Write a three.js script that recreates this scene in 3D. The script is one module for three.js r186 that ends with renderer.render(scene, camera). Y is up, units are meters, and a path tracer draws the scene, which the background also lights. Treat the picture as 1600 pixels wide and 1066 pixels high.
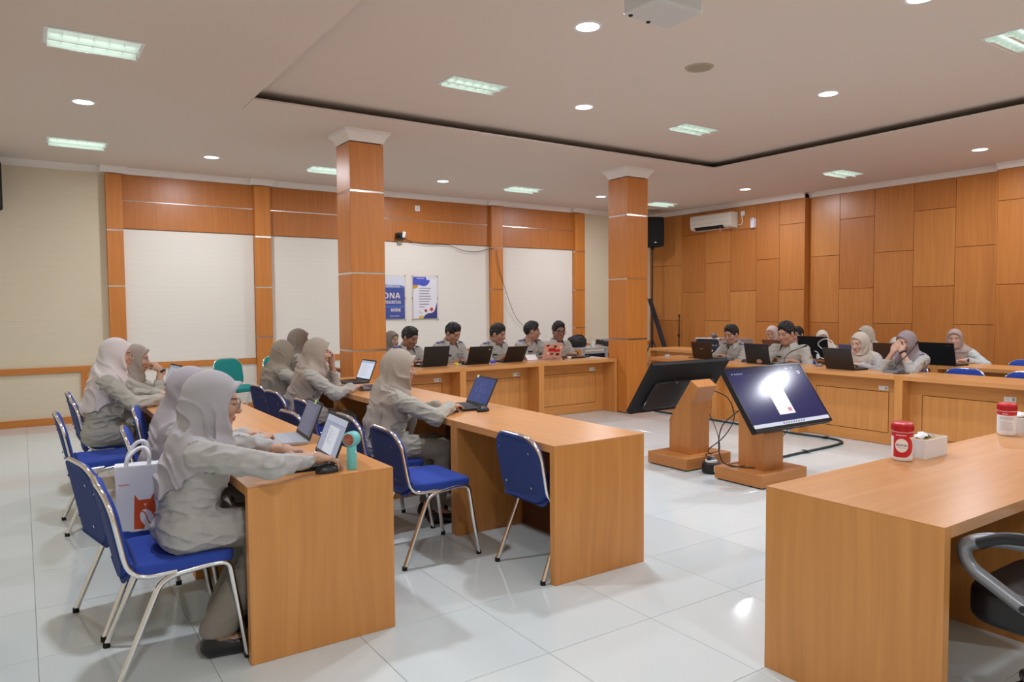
import * as THREE from 'three';
import { mergeGeometries } from 'three/addons/utils/BufferGeometryUtils.js';
import { RectAreaLightUniformsLib } from 'three/addons/lights/RectAreaLightUniformsLib.js';
import { createNoise2D, createNoise3D } from 'simplex-noise';

// ---------- renderer, scene, camera, exposure ----------
const renderer = new THREE.WebGLRenderer({ antialias: true });
renderer.toneMapping = THREE.LinearToneMapping;
renderer.toneMappingExposure = 1.1;
renderer.shadowMap.enabled = true;
RectAreaLightUniformsLib.init();
const scene = new THREE.Scene();
scene.background = new THREE.Color(0x000000);
const camera = new THREE.PerspectiveCamera(2 * Math.atan(533 / 1130.44) * 180 / Math.PI, 1600 / 1066, 0.05, 60);
{
  const yaw = 0.59587, pitch = -0.047917, roll = -0.006979;
  const fwd = new THREE.Vector3(Math.sin(yaw) * Math.cos(pitch), Math.sin(pitch), -Math.cos(yaw) * Math.cos(pitch));
  const right = new THREE.Vector3(Math.cos(yaw), 0, Math.sin(yaw));
  const up = new THREE.Vector3().crossVectors(right, fwd);
  const r2 = right.clone().multiplyScalar(Math.cos(roll)).addScaledVector(up, Math.sin(roll));
  const u2 = up.clone().multiplyScalar(Math.cos(roll)).addScaledVector(right, -Math.sin(roll));
  camera.matrixAutoUpdate = true;
  camera.position.set(0, 1.485, 0);
  camera.quaternion.setFromRotationMatrix(new THREE.Matrix4().makeBasis(r2, u2, fwd.clone().negate()));
}
// ---------- lamps of the room: round LED downlights in the ceiling (built in downlight() below) ----------
const LAMP_POWER = 465, LAMP_COLOR = 0xf4f7ff;
const CEIL = 3.36, TRAY = 3.445;
const DOWNLIGHTS = [   // x, z, height, place
  [0.53, -7.66, CEIL, 'left of the tray, over the far left chairs'], [2.02, -9.59, CEIL, 'nearest the left end of the panelled back wall'],
  [5.28, -9.59, CEIL, 'between the two wooden columns, near the back wall'], [8.31, -9.5, CEIL, 'just left of the right wooden column'],
  [9.8, -7.67, CEIL, 'over the air conditioner corner of the right wall'], [9.76, -4.18, CEIL, 'nearest the right edge, beside the right wall'],
  [3.36, -3.98, TRAY, 'beside the projector in the ceiling tray'], [4.66, -5.58, TRAY, 'in the ceiling tray between projector and far tray edge'],
  [6.29, -4.0, TRAY, 'on the right side of the ceiling tray'], [4.84, -2.44, TRAY, 'cut by the top edge of the picture'],
  [0.53, -4.1, CEIL, null], [0.53, -0.5, CEIL, null], [9.2, -2.22, CEIL, null], [2.02, 1.5, CEIL, null], [5.28, 1.5, CEIL, null], [8.31, 1.5, CEIL, null],
];

// ---------- helpers ----------
let seedState = 12345;
const rnd = () => { seedState = (seedState * 1664525 + 1013904223) >>> 0; return seedState / 4294967296; };
const noise2 = createNoise2D(rnd), noise3 = createNoise3D(rnd);
const PI = Math.PI, R = d => d * PI / 180;
const used = new Map();
function numbered(n) { const k = used.get(n) || 0; used.set(n, k + 1); return k ? n + '_' + String(k).padStart(3, '0') : n; }
function sh(m) { m.castShadow = true; m.receiveShadow = true; return m; }
function tag(o, label, category, group) { o.userData.label = label; o.userData.category = category; if (group) o.userData.group = group; return o; }
function thing(name, label, category, pos = [0, 0, 0], turn = 0, group) {
  const o = new THREE.Group(); o.name = numbered(name); o.position.set(...pos); o.rotation.y = turn; scene.add(o); return tag(o, label, category, group);
}
function part(name, geo, mat, parent, pos, rot) {
  const m = sh(new THREE.Mesh(geo, mat)); m.name = parent === scene ? numbered(name) : name;
  if (pos) m.position.set(...pos); if (rot) m.rotation.set(...rot); parent.add(m); return m;
}
function struct(name, geo, mat, pos, rot) { const m = part(name, geo, mat, scene, pos, rot); m.userData.kind = 'structure'; return m; }
function structGroup(name) { const g = new THREE.Group(); g.name = numbered(name); g.userData.kind = 'structure'; scene.add(g); return g; }
function dup(root, label, pos, turn = 0) { const r = root.clone(); r.name = numbered(root.name.replace(/_\d{3}$/, '')); r.userData = { ...root.userData, label }; r.position.set(...pos); r.rotation.y = turn; scene.add(r); return r; }
function norm(g) { let q = g.index ? g.toNonIndexed() : g; for (const k of Object.keys(q.attributes)) if (!['position', 'normal', 'uv'].includes(k)) q.deleteAttribute(k); if (!q.attributes.uv) q.setAttribute('uv', new THREE.BufferAttribute(new Float32Array(q.attributes.position.count * 2), 2)); if (!q.attributes.normal) q.computeVertexNormals(); q.morphAttributes = {}; return q; }
const join = (...gs) => mergeGeometries(gs.flat().map(norm));
const at = (g, x, y, z, rx = 0, ry = 0, rz = 0) => { if (rx || ry || rz) g.applyMatrix4(new THREE.Matrix4().makeRotationFromEuler(new THREE.Euler(rx, ry, rz))); g.translate(x, y, z); return g; };
// box with chamfered edges; uv in metres along the grain axis (44 triangles)
function cbox(w, h, d, c = 0.002, grain = 'y', s = 1 / 1.2) {
  c = Math.min(c, w / 3, h / 3, d / 3);
  const H = [w / 2, h / 2, d / 2], pos = [], nor = [], uv = [], gi = 'xyz'.indexOf(grain), ou = rnd(), ov = rnd();
  const put = (pts, n) => {
    const a = pts[0], b = pts[1], e = pts[2];
    const cx = (b[1] - a[1]) * (e[2] - a[2]) - (b[2] - a[2]) * (e[1] - a[1]), cy = (b[2] - a[2]) * (e[0] - a[0]) - (b[0] - a[0]) * (e[2] - a[2]), cz = (b[0] - a[0]) * (e[1] - a[1]) - (b[1] - a[1]) * (e[0] - a[0]);
    if (cx * n[0] + cy * n[1] + cz * n[2] < 0) pts = pts.slice().reverse();
    const l = Math.hypot(...n), ax = n.map(Math.abs).indexOf(Math.max(...n.map(Math.abs)));
    const o = [0, 1, 2].filter(i => i !== ax), vi = o.includes(gi) ? gi : o[1], ui = o.find(i => i !== vi);
    for (let i = 1; i + 1 < pts.length; i++) for (const q of [pts[0], pts[i], pts[i + 1]]) { pos.push(...q); nor.push(n[0] / l, n[1] / l, n[2] / l); uv.push(q[ui] * s + ou, q[vi] * s + ov); }
  };
  const S = [-1, 1];
  for (let a = 0; a < 3; a++) for (const s1 of S) {
    const b = (a + 1) % 3, e = (a + 2) % 3, P = (x, y) => { const q = [0, 0, 0]; q[a] = s1 * H[a]; q[b] = x * (H[b] - c); q[e] = y * (H[e] - c); return q; }, n = [0, 0, 0]; n[a] = s1;
    put([P(-1, -1), P(1, -1), P(1, 1), P(-1, 1)], n);
    for (const s2 of S) {
      const E = (k, first) => { const q = [0, 0, 0]; q[e] = k * (H[e] - c); q[a] = s1 * (first ? H[a] : H[a] - c); q[b] = s2 * (first ? H[b] - c : H[b]); return q; }, m = [0, 0, 0]; m[a] = s1; m[b] = s2;
      put([E(-1, true), E(1, true), E(1, false), E(-1, false)], m);
    }
  }
  for (const x of S) for (const y of S) for (const z of S) put([[x * H[0], y * (H[1] - c), z * (H[2] - c)], [x * (H[0] - c), y * H[1], z * (H[2] - c)], [x * (H[0] - c), y * (H[1] - c), z * H[2]]], [x, y, z]);
  const g = new THREE.BufferGeometry();
  g.setAttribute('position', new THREE.Float32BufferAttribute(pos, 3)); g.setAttribute('normal', new THREE.Float32BufferAttribute(nor, 3)); g.setAttribute('uv', new THREE.Float32BufferAttribute(uv, 2));
  return g;
}
const cb = (x0, x1, y0, y1, z0, z1, c, grain) => at(cbox(x1 - x0, y1 - y0, z1 - z0, c, grain), (x0 + x1) / 2, (y0 + y1) / 2, (z0 + z1) / 2);
// tube along a polyline with rounded corners
function pipe(pts, r, fil = 0, rad = 8, flat = 1) {
  const P = pts.map(p => new THREE.Vector3(...p)), L = [];
  P.forEach((p, i) => {
    if (!fil || i === 0 || i === P.length - 1) { L.push(p); return; }
    const a = P[i - 1].clone().sub(p), b = P[i + 1].clone().sub(p), f = Math.min(fil, a.length() * 0.49, b.length() * 0.49);
    const A = p.clone().addScaledVector(a.normalize(), f), B = p.clone().addScaledVector(b.normalize(), f);
    for (let k = 0; k <= 5; k++) { const t = k / 5; L.push(A.clone().multiplyScalar((1 - t) * (1 - t)).addScaledVector(p, 2 * t * (1 - t)).addScaledVector(B, t * t)); }
  });
  const Q = L.filter((p, i) => !i || p.distanceTo(L[i - 1]) > 1e-5), n = Q.length, pos = [], nor = [], idx = [];
  const T = Q.map((p, i) => Q[Math.min(i + 1, n - 1)].clone().sub(Q[Math.max(i - 1, 0)]).normalize());
  let N = Math.abs(T[0].y) > 0.9 ? new THREE.Vector3(1, 0, 0) : new THREE.Vector3(0, 1, 0);
  for (let i = 0; i < n; i++) {
    N = N.clone().addScaledVector(T[i], -N.dot(T[i])).normalize(); const B = T[i].clone().cross(N);
    for (let k = 0; k < rad; k++) { const a = k / rad * 2 * PI, d = N.clone().multiplyScalar(Math.cos(a)).addScaledVector(B, Math.sin(a) * flat); pos.push(Q[i].x + d.x * r, Q[i].y + d.y * r, Q[i].z + d.z * r); nor.push(d.x, d.y, d.z); }
  }
  for (let i = 0; i + 1 < n; i++) for (let k = 0; k < rad; k++) { const a = i * rad + k, b = i * rad + (k + 1) % rad; idx.push(a, b, a + rad, b, b + rad, a + rad); }
  for (const [i, s] of [[0, 1], [n - 1, -1]]) { const c = pos.length / 3; pos.push(Q[i].x, Q[i].y, Q[i].z); const t = T[i].clone().multiplyScalar(-s); nor.push(t.x, t.y, t.z); for (let k = 0; k < rad; k++) { const a = i * rad + k, b = i * rad + (k + 1) % rad; s > 0 ? idx.push(c, b, a) : idx.push(c, a, b); } }
  const g = new THREE.BufferGeometry(); g.setAttribute('position', new THREE.Float32BufferAttribute(pos, 3)); g.setAttribute('normal', new THREE.Float32BufferAttribute(nor, 3)); g.setIndex(idx); return g;
}
const smooth = (pts, n = 24) => new THREE.CatmullRomCurve3(pts.map(p => new THREE.Vector3(...p))).getPoints(n).map(p => [p.x, p.y, p.z]);
const lathe = (prof, seg = 24) => new THREE.LatheGeometry(prof.map(p => new THREE.Vector2(...p)), seg);
const cyl = (r0, r1, h, seg = 20) => new THREE.CylinderGeometry(r0, r1, h, seg);
function rshape(w, h, r, r2 = r) {   // rounded rectangle; r top corners, r2 bottom corners
  const s = new THREE.Shape(), x = w / 2, y = h / 2;
  s.moveTo(-x + r2, -y); s.lineTo(x - r2, -y); s.absarc(x - r2, -y + r2, r2, -PI / 2, 0); s.lineTo(x, y - r); s.absarc(x - r, y - r, r, 0, PI / 2); s.lineTo(-x + r, y); s.absarc(-x + r, y - r, r, PI / 2, PI); s.lineTo(-x, -y + r2); s.absarc(-x + r2, -y + r2, r2, PI, 1.5 * PI); return s;
}
const extr = (s, d, bev = 0.004, seg = 2, cs = 8) => { const g = new THREE.ExtrudeGeometry(s, { depth: d, bevelEnabled: bev > 0, bevelThickness: bev, bevelSize: bev, bevelOffset: -bev, bevelSegments: seg, curveSegments: cs }); g.translate(0, 0, -d / 2); return g; };
function canvasTex(w, h, draw) { const c = document.createElement('canvas'); c.width = w; c.height = h; draw(c.getContext('2d'), w, h); const t = new THREE.CanvasTexture(c); t.colorSpace = THREE.SRGBColorSpace; return t; }
function dataTex(n, f, srgb = true) {
  const d = new Uint8Array(n * n * 4);
  for (let j = 0; j < n; j++) for (let i = 0; i < n; i++) { const c = f(i / n, j / n), k = (j * n + i) * 4; d[k] = c[0]; d[k + 1] = c[1]; d[k + 2] = c[2]; d[k + 3] = 255; }
  const t = new THREE.DataTexture(d, n, n); t.wrapS = t.wrapT = THREE.RepeatWrapping; t.magFilter = THREE.LinearFilter; t.minFilter = THREE.LinearMipmapLinearFilter; t.generateMipmaps = true; if (srgb) t.colorSpace = THREE.SRGBColorSpace; t.needsUpdate = true; return t;
}
// periodic noise on the unit tile
const per = (u, v, fu, fv, s = 0) => { const a = u * 2 * PI, b = v * 2 * PI; return noise3(Math.cos(a) * fu + s, Math.sin(a) * fu + Math.cos(b) * fv, Math.sin(b) * fv - s); };
// ---------- materials ----------
const std = (color, roughness = 0.6, metalness = 0, extra = {}) => new THREE.MeshStandardMaterial({ color, roughness, metalness, ...extra });
const woodTex = dataTex(1024, (u, v) => {
  const warp = per(u, v, 0.5, 0.2, 3) * 0.012;
  let g = per(u + warp, v, 9, 0.25, 1) * 0.5 + per(u + warp * 0.6, v, 26, 0.5, 7) * 0.2 + per(u, v, 60, 1.4, 13) * 0.1;
  const cath = per(u + warp * 2, v, 3.2, 0.22, 21) * 0.34;
  const pore = Math.max(0, per(u, v, 90, 7, 31) - 0.45) * 0.5;
  const t = 0.5 + 0.15 * g + cath * 0.45 - pore * 0.5;
  const k = Math.min(1, Math.max(0, t));
  return [212 + k * 43, 196 + k * 59, 178 + k * 77];
});
const wood = (hex, rough = 0.38) => std(hex, rough, 0, { map: woodTex });
const M = {
  desk: wood(0xe3a35d, 0.36), desktop: wood(0xe6aa6c, 0.30), wallwood: wood(0xca8140, 0.36), colwood: wood(0xdd9044, 0.38), stand: wood(0xd49455, 0.38),
  groove: std(0x5a3216, 0.8),
  ceiling: std(0xdfd3c9, 0.95), trimwhite: std(0xf2ece8, 0.8), beige: std(0xe8dcc2, 0.9), cream: std(0xf1ebe0, 0.92), grout: std(0x8d9494, 0.8),
  chrome: std(0xe6e6e8, 0.13, 1), steel: std(0xb9babd, 0.28, 1), strip: std(0xd8cfc8, 0.18, 1), aluminium: std(0xc8cbce, 0.4, 0.9),
  black: std(0x17181a, 0.5), blackmatt: std(0x141518, 0.85), blackgloss: std(0x101114, 0.18), darkgrey: std(0x35373b, 0.55), grey: std(0x8a8c90, 0.5), white: std(0xeceef0, 0.45), paper: std(0xf2f2f4, 0.85),
  blue: std(0x2a47a4, 0.92, 0, { }), blueback: std(0x253a78, 0.85), teal: std(0x14807c, 0.9), rubber: std(0x1b1b1c, 0.9), navy: std(0x1a2235, 0.9),
  lamp: new THREE.MeshStandardMaterial({ color: 0xffffff, roughness: 0.5, emissive: 0xf4f8ff, emissiveIntensity: 4 }),
};
// woven cloth: fine relief for the chair upholstery and clothing
const weave = dataTex(256, (u, v) => { const a = Math.sin(u * 2 * PI * 32) * Math.sin(v * 2 * PI * 32), k = 200 + 40 * a + 15 * per(u, v, 20, 20, 2); return [k, k, k]; }, false);
for (const m of [M.blue, M.teal]) { m.bumpMap = weave; m.bumpScale = 0.0006; }
const wallpaper = dataTex(512, (u, v) => { const k = 244 + 4 * per(u, v, 60, 60, 5) + 2.5 * per(u, v, 14, 40, 9) + 3 * Math.sign(Math.sin(v * 2 * PI * 64)); return [k, k, k]; });
M.cream.map = wallpaper; M.beige.map = wallpaper;
const TROFFERS = [   // x, z, width, depth, height, place
  [0.49, -5.93, 0.57, 0.32, CEIL, 'at the upper left, largest of all'], [0.59, -9.54, 0.56, 0.31, CEIL, 'at the far left, over the plain beige wall'],
  [3.55, -9.6, 0.57, 0.3, CEIL, 'half hidden behind the left column'], [6.72, -9.55, 0.58, 0.3, CEIL, 'between the columns near the back wall'],
  [9.88, -9.57, 0.56, 0.29, CEIL, 'right of the right column near the corner'], [9.83, -5.99, 0.58, 0.3, CEIL, 'over the right wall panels'],
  [3.38, -5.56, 0.54, 0.25, TRAY, 'in the tray, left of the middle'], [6.27, -5.61, 0.53, 0.25, TRAY, 'in the tray near its far right corner'],
  [6.25, -2.43, 0.54, 0.25, TRAY, 'cut by the right edge of the picture'],
];
// ---------- the room ----------
const X0 = -1.4, X1 = 11.12, ZB = -11, ZF = 3;
{ // floor: porcelain tiles 0.604 m
  const fl = structGroup('floor');
  const S = 0.604, gap = 0.0028, ox = 1.825, oz = -2.425, h = 0.012;
  const bed = part('grout_bed', cb(X0, X1, -0.08, -0.0012, ZB, ZF, 0.001), M.grout, fl);
  const tones = [0xd6e0e2, 0xd4dfe1, 0xd8e1e2, 0xd4dee0].map(c => new THREE.MeshPhysicalMaterial({ color: c, roughness: 0.085, specularIntensity: 0.8, ior: 1.5 }));
  const geo = cbox(S - gap, h, S - gap, 0.0008, 'y'), pieces = [], rest = [];
  for (let i = Math.floor((X0 - ox) / S); ox + i * S < X1; i++) for (let j = Math.floor((ZB - oz) / S); oz + j * S < ZF; j++) {
    const xa = Math.max(X0, ox + i * S), xb = Math.min(X1, ox + (i + 1) * S), za = Math.max(ZB, oz + j * S), zb = Math.min(ZF, oz + (j + 1) * S);
    if (xb - xa < 0.02 || zb - za < 0.02) continue;
    const x = (xa + xb) / 2, z = (za + zb) / 2, full = xb - xa > S - 1e-6 && zb - za > S - 1e-6;
    const dep = x * 0.561 - z * 0.828, lat = x * 0.828 + z * 0.561;
    const vis = dep > 1.3 && Math.abs(lat) < dep * 0.74 + 0.5;
    pieces.push({ x, z, w: xb - xa - gap, d: zb - za - gap, full, vis, dep });
  }
  pieces.sort((a, b) => (b.vis - a.vis) || (a.dep - b.dep));
  pieces.forEach((p, k) => {
    const g = p.full ? geo : cbox(p.w, h, p.d, 0.0008, 'y');
    if (k < 290 && p.vis) part('tile', g, tones[(k * 7 + (k >> 2)) % 4], fl, [p.x, -h / 2, p.z]);
    else rest.push(at(g.clone(), p.x, -h / 2, p.z));
  });
  const r = part('tile_field', join(rest), tones[0], fl); r.userData.kind = 'stuff';
}
{ // walls
  struct('wall_back', cb(X0 - 0.15, X1 + 0.15, 0, 3.6, ZB - 0.15, ZB, 0.001), M.beige);
  struct('wall_left', cb(X0 - 0.15, X0, 0, 3.6, ZB, ZF, 0.001), M.beige);
  struct('wall_front', cb(X0 - 0.15, X1 + 0.15, 0, 3.6, ZF, ZF + 0.15, 0.001), M.beige);
}
{ // back wall joinery: pilasters, head panels, white infill panels, chair rail, stiles, skirting
  const pil = [[0.97, 1.165], [2.87, 3.1], [4.5, 4.74], [6.97, 7.21], [8.88, 9.12]], zp = -10.9;
  pil.forEach(([a, b], i) => {
    const g = structGroup('trim_' + (i + 1));
    const cuts = [0.0, 1.06, 1.79, 2.53, 3.28];
    for (let k = 0; k < 4; k++) part('board', cb(a, b, cuts[k] + (k ? 0.011 : 0), cuts[k + 1] - 0.011, ZB, zp, 0.002, 'y'), M.colwood, g);
    for (const y of cuts.slice(1, 4)) part('metal_strip', cb(a + 0.001, b - 0.001, y - 0.011, y + 0.011, ZB, zp + 0.001, 0.001), M.strip, g);
  });
  const bays = [[1.165, 2.87], [3.1, 4.5], [4.74, 6.97], [7.21, 8.88]];
  bays.forEach(([a, b], i) => {
    const g = structGroup('trim_' + (i + 6));
    const w = b - a, n = w > 2 ? 2 : 1;
    for (let k = 0; k < n; k++) {
      const x0 = a + w * k / n, x1 = a + w * (k + 1) / n;
      part('head_board', cb(x0, x1, 2.94, 3.28, ZB, -10.965, 0.002, 'y'), M.wallwood, g);
      part('head_board', cb(x0, x1, 2.565, 2.925, ZB, -10.965, 0.002, 'y'), M.wallwood, g);
    }
    part('metal_strip', cb(a, b, 2.925, 2.94, ZB, -10.962, 0.001), M.strip, g);
    part('infill_panel', cb(a + 0.004, b - 0.004, 0.745, 2.555, ZB, -10.985, 0.004), M.cream, g);
    part('chair_rail', cb(a, b, 0.665, 0.742, ZB, -10.965, 0.003, 'x'), M.colwood, g);
    part('lower_panel', cb(a, b, 0.09, 0.665, ZB, -10.985, 0.002), M.cream, g);
    for (let x = a + 0.55; x < b - 0.3; x += 0.62) part('stile', cb(x, x + 0.085, 0.09, 0.665, ZB, -10.97, 0.002, 'y'), M.colwood, g);
    part('skirting', cb(a, b, 0, 0.09, ZB, -10.965, 0.002, 'x'), M.colwood, g);
  });
  const g = structGroup('trim_10');
  for (const [a, b] of [[X0, 0.97], [9.12, X1]]) {
    part('chair_rail', cb(a, b, 0.665, 0.742, ZB, -10.97, 0.003, 'x'), M.colwood, g);
    part('skirting', cb(a, b, 0, 0.09, ZB, -10.97, 0.002, 'x'), M.colwood, g);
    for (let x = a < 0 ? -0.9 : 9.7; x < b - 0.2; x += a < 0 ? 1.53 : 0.9) part('stile', cb(x, x + 0.085, 0.09, 0.665, ZB, -10.972, 0.002, 'y'), M.colwood, g);
  }
}
{ // right wall: staggered veneer panels over the wall, every second column shifted
  const w = structGroup('wall_right');
  part('wall_core', cb(X1, X1 + 0.15, 0, 3.6, ZB, ZF, 0.001), M.groove, w);
  const mats = [0xcf8a46, 0xc98441, 0xd3904b, 0xc57f3d].map(c => wood(c, 0.33));
  const cols = (zs, xf, shift) => {
    for (let i = 0; i + 1 < zs.length; i++) {
      const joints = (i + shift) % 2 ? [0, 0.62, 1.735, 2.86, 3.28] : [0, 0.07, 1.18, 2.285, 3.28];
      for (let k = 0; k + 1 < joints.length; k++) {
        const y0 = joints[k] + 0.003, y1 = joints[k + 1] - 0.003;
        part('panel', cb(xf, xf + 0.02, y0, y1, zs[i] + 0.003, zs[i + 1] - 0.003, 0.002, 'y'), mats[Math.floor(rnd() * 4)], w);
      }
    }
  };
  const left = [-11, -10.1, -9.51, -8.915, -8.335, -7.862, -7.378];
  part('bay_core', cb(10.992, X1, 0, 3.28, -11, -7.384, 0.001), M.groove, w);
  cols(left, 10.97, 0);
  part('bay_return', cb(10.972, X1, 0, 3.28, -7.384, -7.37, 0.001, 'y'), mats[1], w);
  const main = [-7.37, -6.82, -6.24, -5.635, -5.05, -4.47];
  cols(main, 11.1, 0);
  part('bay_core', cb(10.992, X1, 0, 3.28, -4.464, -0.95, 0.001), M.groove, w);
  part('bay_return', cb(10.972, X1, 0, 3.28, -4.478, -4.464, 0.001, 'y'), mats[1], w);
  cols([-4.464, -3.9, -3.3, -2.72, -2.13, -1.54, -0.95], 10.97, 1);
  cols([-0.95, -0.37, 0.21, 0.79, 1.37, 1.95, 2.5, 3.0], 11.1, 1);
}
{ // ceiling: lower ring with the tray opening and recesses, raised tray panel behind a dark shadow gap
  const TX0 = 1.785, TX1 = 7.94, TZ0 = -6.735, TZ1 = -1.3;
  const c = structGroup('ceiling');
  const rect = (x0, x1, z0, z1) => { const p = new THREE.Path(); p.moveTo(x0, -z0); p.lineTo(x1, -z0); p.lineTo(x1, -z1); p.lineTo(x0, -z1); p.closePath(); return p; };
  const slab = (x0, x1, z0, z1, holes, y, t) => { const s = new THREE.Shape(); s.moveTo(x0, -z0); s.lineTo(x1, -z0); s.lineTo(x1, -z1); s.lineTo(x0, -z1); s.closePath(); for (const q of holes) s.holes.push(rect(...q)); const g = new THREE.ExtrudeGeometry(s, { depth: t, bevelEnabled: false }); g.rotateX(-PI / 2); g.translate(0, y, 0); return g; };
  const hole = ([x, z, w, d]) => [x - w / 2, x + w / 2, z - d / 2, z + d / 2];
  part('lower_ceiling', slab(X0, X1, ZB, ZF, [[TX0, TX1, TZ0, TZ1], ...TROFFERS.filter(t => t[4] === CEIL).map(hole)], CEIL, 0.012), M.ceiling, c);
  part('tray_panel', slab(TX0 - 0.7, TX1 + 0.7, TZ0 - 0.5, TZ1 + 0.7, TROFFERS.filter(t => t[4] === TRAY).map(hole), TRAY, 0.03), M.ceiling, c);
  for (const q of [[TX0, TX1 + 0.5, CEIL - 0.006, CEIL, TZ0 - 0.38, TZ0], [TX1, TX1 + 0.5, CEIL - 0.006, CEIL, TZ0, TZ1]]) part('tray_border', cb(...q, 0.001), M.ceiling, c);
  const dark = M.groove.clone(); dark.color.set(0x2e2622);
  for (const q of [[TX0 - 0.7, TX1 + 0.7, CEIL + 0.013, TRAY, TZ0 - 0.51, TZ0 - 0.49], [TX0 - 0.7, TX1 + 0.7, CEIL + 0.013, TRAY, TZ1 + 0.5, TZ1 + 0.52], [TX0 - 0.71, TX0 - 0.69, CEIL + 0.013, TRAY, TZ0 - 0.5, TZ1 + 0.5], [TX1 + 0.5, TX1 + 0.52, CEIL + 0.013, TRAY, TZ0 - 0.5, TZ1 + 0.5]]) part('gap_liner', cb(...q, 0.001), dark, c);
  part('slab_above', cb(X0 - 0.15, X1 + 0.15, 3.62, 3.75, ZB - 0.15, ZF + 0.15, 0.001), M.ceiling, c);
  // cornice
  const prof = s => { const q = new THREE.Shape(); q.moveTo(0, 0); q.lineTo(0.012, 0); q.lineTo(0.016, 0.012); q.quadraticCurveTo(0.022, 0.058, 0.062, 0.066); q.lineTo(0.072, 0.08); q.lineTo(0, 0.08); q.closePath(); return q; };
  const corn = (len) => new THREE.ExtrudeGeometry(prof(), { depth: len, bevelEnabled: false, curveSegments: 6 });
  const cg = structGroup('trim_11');
  const run = (x0, z0, x1, z1) => { // profile's outward direction is to the left of travel... oriented below
    const dx = x1 - x0, dz = z1 - z0, L = Math.hypot(dx, dz), g = corn(L);
    const m = new THREE.Matrix4().makeBasis(new THREE.Vector3(dz / L, 0, -dx / L), new THREE.Vector3(0, 1, 0), new THREE.Vector3(dx / L, 0, dz / L)); m.setPosition(x0, 3.28, z0); g.applyMatrix4(m); part('cornice', g, M.trimwhite, cg);
  };
  // travel so that (dz,-dx) points into the room
  run(X1, ZB, X0, ZB); run(X0, ZB, X0, ZF); run(X0, ZF, X1, ZF);
  run(10.97, -7.37, 10.97, ZB); run(11.1, -4.47, 11.1, -7.37); run(10.97, -0.95, 10.97, -4.47); run(11.1, ZF, 11.1, -0.95);
  for (const [a, b] of [[0.97, 1.165], [2.87, 3.1], [4.5, 4.74], [6.97, 7.21], [8.88, 9.12]]) run(b + 0.06, -10.9, a - 0.06, -10.9);
  for (const [a, b] of [[1.165, 2.87], [3.1, 4.5], [4.74, 6.97], [7.21, 8.88]]) run(b, -10.962, a, -10.962);
}
function column(x, z, n) {   // square wooden column with metal bands and a plaster capital
  const g = structGroup('column'), a = 0.1925, ys = [0, 1.02, 1.85, 2.72, 3.24];
  for (let k = 0; k < 4; k++) for (const [dx, dz, w, d] of [[0, a - 0.009, 2 * a, 0.018], [0, -a + 0.009, 2 * a, 0.018], [a - 0.009, 0, 0.018, 2 * a - 0.037], [-a + 0.009, 0, 0.018, 2 * a - 0.037]])
    part('board', at(cbox(w, ys[k + 1] - ys[k] - 0.024, d, 0.0025, 'y'), x + dx, (ys[k] + ys[k + 1]) / 2, z + dz), M.colwood, g);
  part('core', cb(x - a + 0.02, x + a - 0.02, 0, 3.3, z - a + 0.02, z + a - 0.02, 0.001), M.groove, g);
  for (const y of ys.slice(1, 4)) part('metal_band', at(cbox(2 * a - 0.003, 0.024, 2 * a - 0.003, 0.002), x, y, z), M.strip, g);
  const cap = lathe([[0.19, 0], [0.275, 0], [0.278, 0.012], [0.29, 0.03], [0.31, 0.06], [0.345, 0.085], [0.36, 0.09], [0.37, 0.115], [0.37, 0.12]].map(([r, y]) => [r, y]), 4).toNonIndexed(); cap.computeVertexNormals(); cap.rotateY(PI / 4); cap.translate(x, 3.24, z);
  part('capital', cap, M.trimwhite, g); void n;
}
column(3.1, -7.495); column(7.05, -7.495);
// ---------- ceiling fittings ----------
function downlight(x, z, y, place) {
  const t = thing('downlight', place ? 'lit round ceiling downlight ' + place : 'lit round ceiling downlight out of the picture behind the camera', 'downlight', [x, y, z], 0, place ? 'round downlights' : 'downlights behind the camera');
  part('trim_ring', lathe([[0.082, 0.0], [0.082, -0.006], [0.095, -0.008], [0.104, -0.004], [0.105, 0]], 32), M.white, t);
  part('lens', at(cyl(0.083, 0.083, 0.004, 32), 0, -0.003, 0), M.lamp, t);
  const l = new THREE.RectAreaLight(LAMP_COLOR, LAMP_POWER, 0.147, 0.147); l.name = 'lamp_light'; l.position.set(0, -0.012, 0); l.rotation.x = -PI / 2; t.add(l);
}
for (const [x, z, y, place] of DOWNLIGHTS) downlight(x, z, y, place);
const reflector = std(0xf0f6f2, 0.3, 0.45), tubeGlow = new THREE.MeshStandardMaterial({ color: 0xffffff, roughness: 0.4, emissive: 0xf2fff8, emissiveIntensity: 1.15 });
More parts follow.
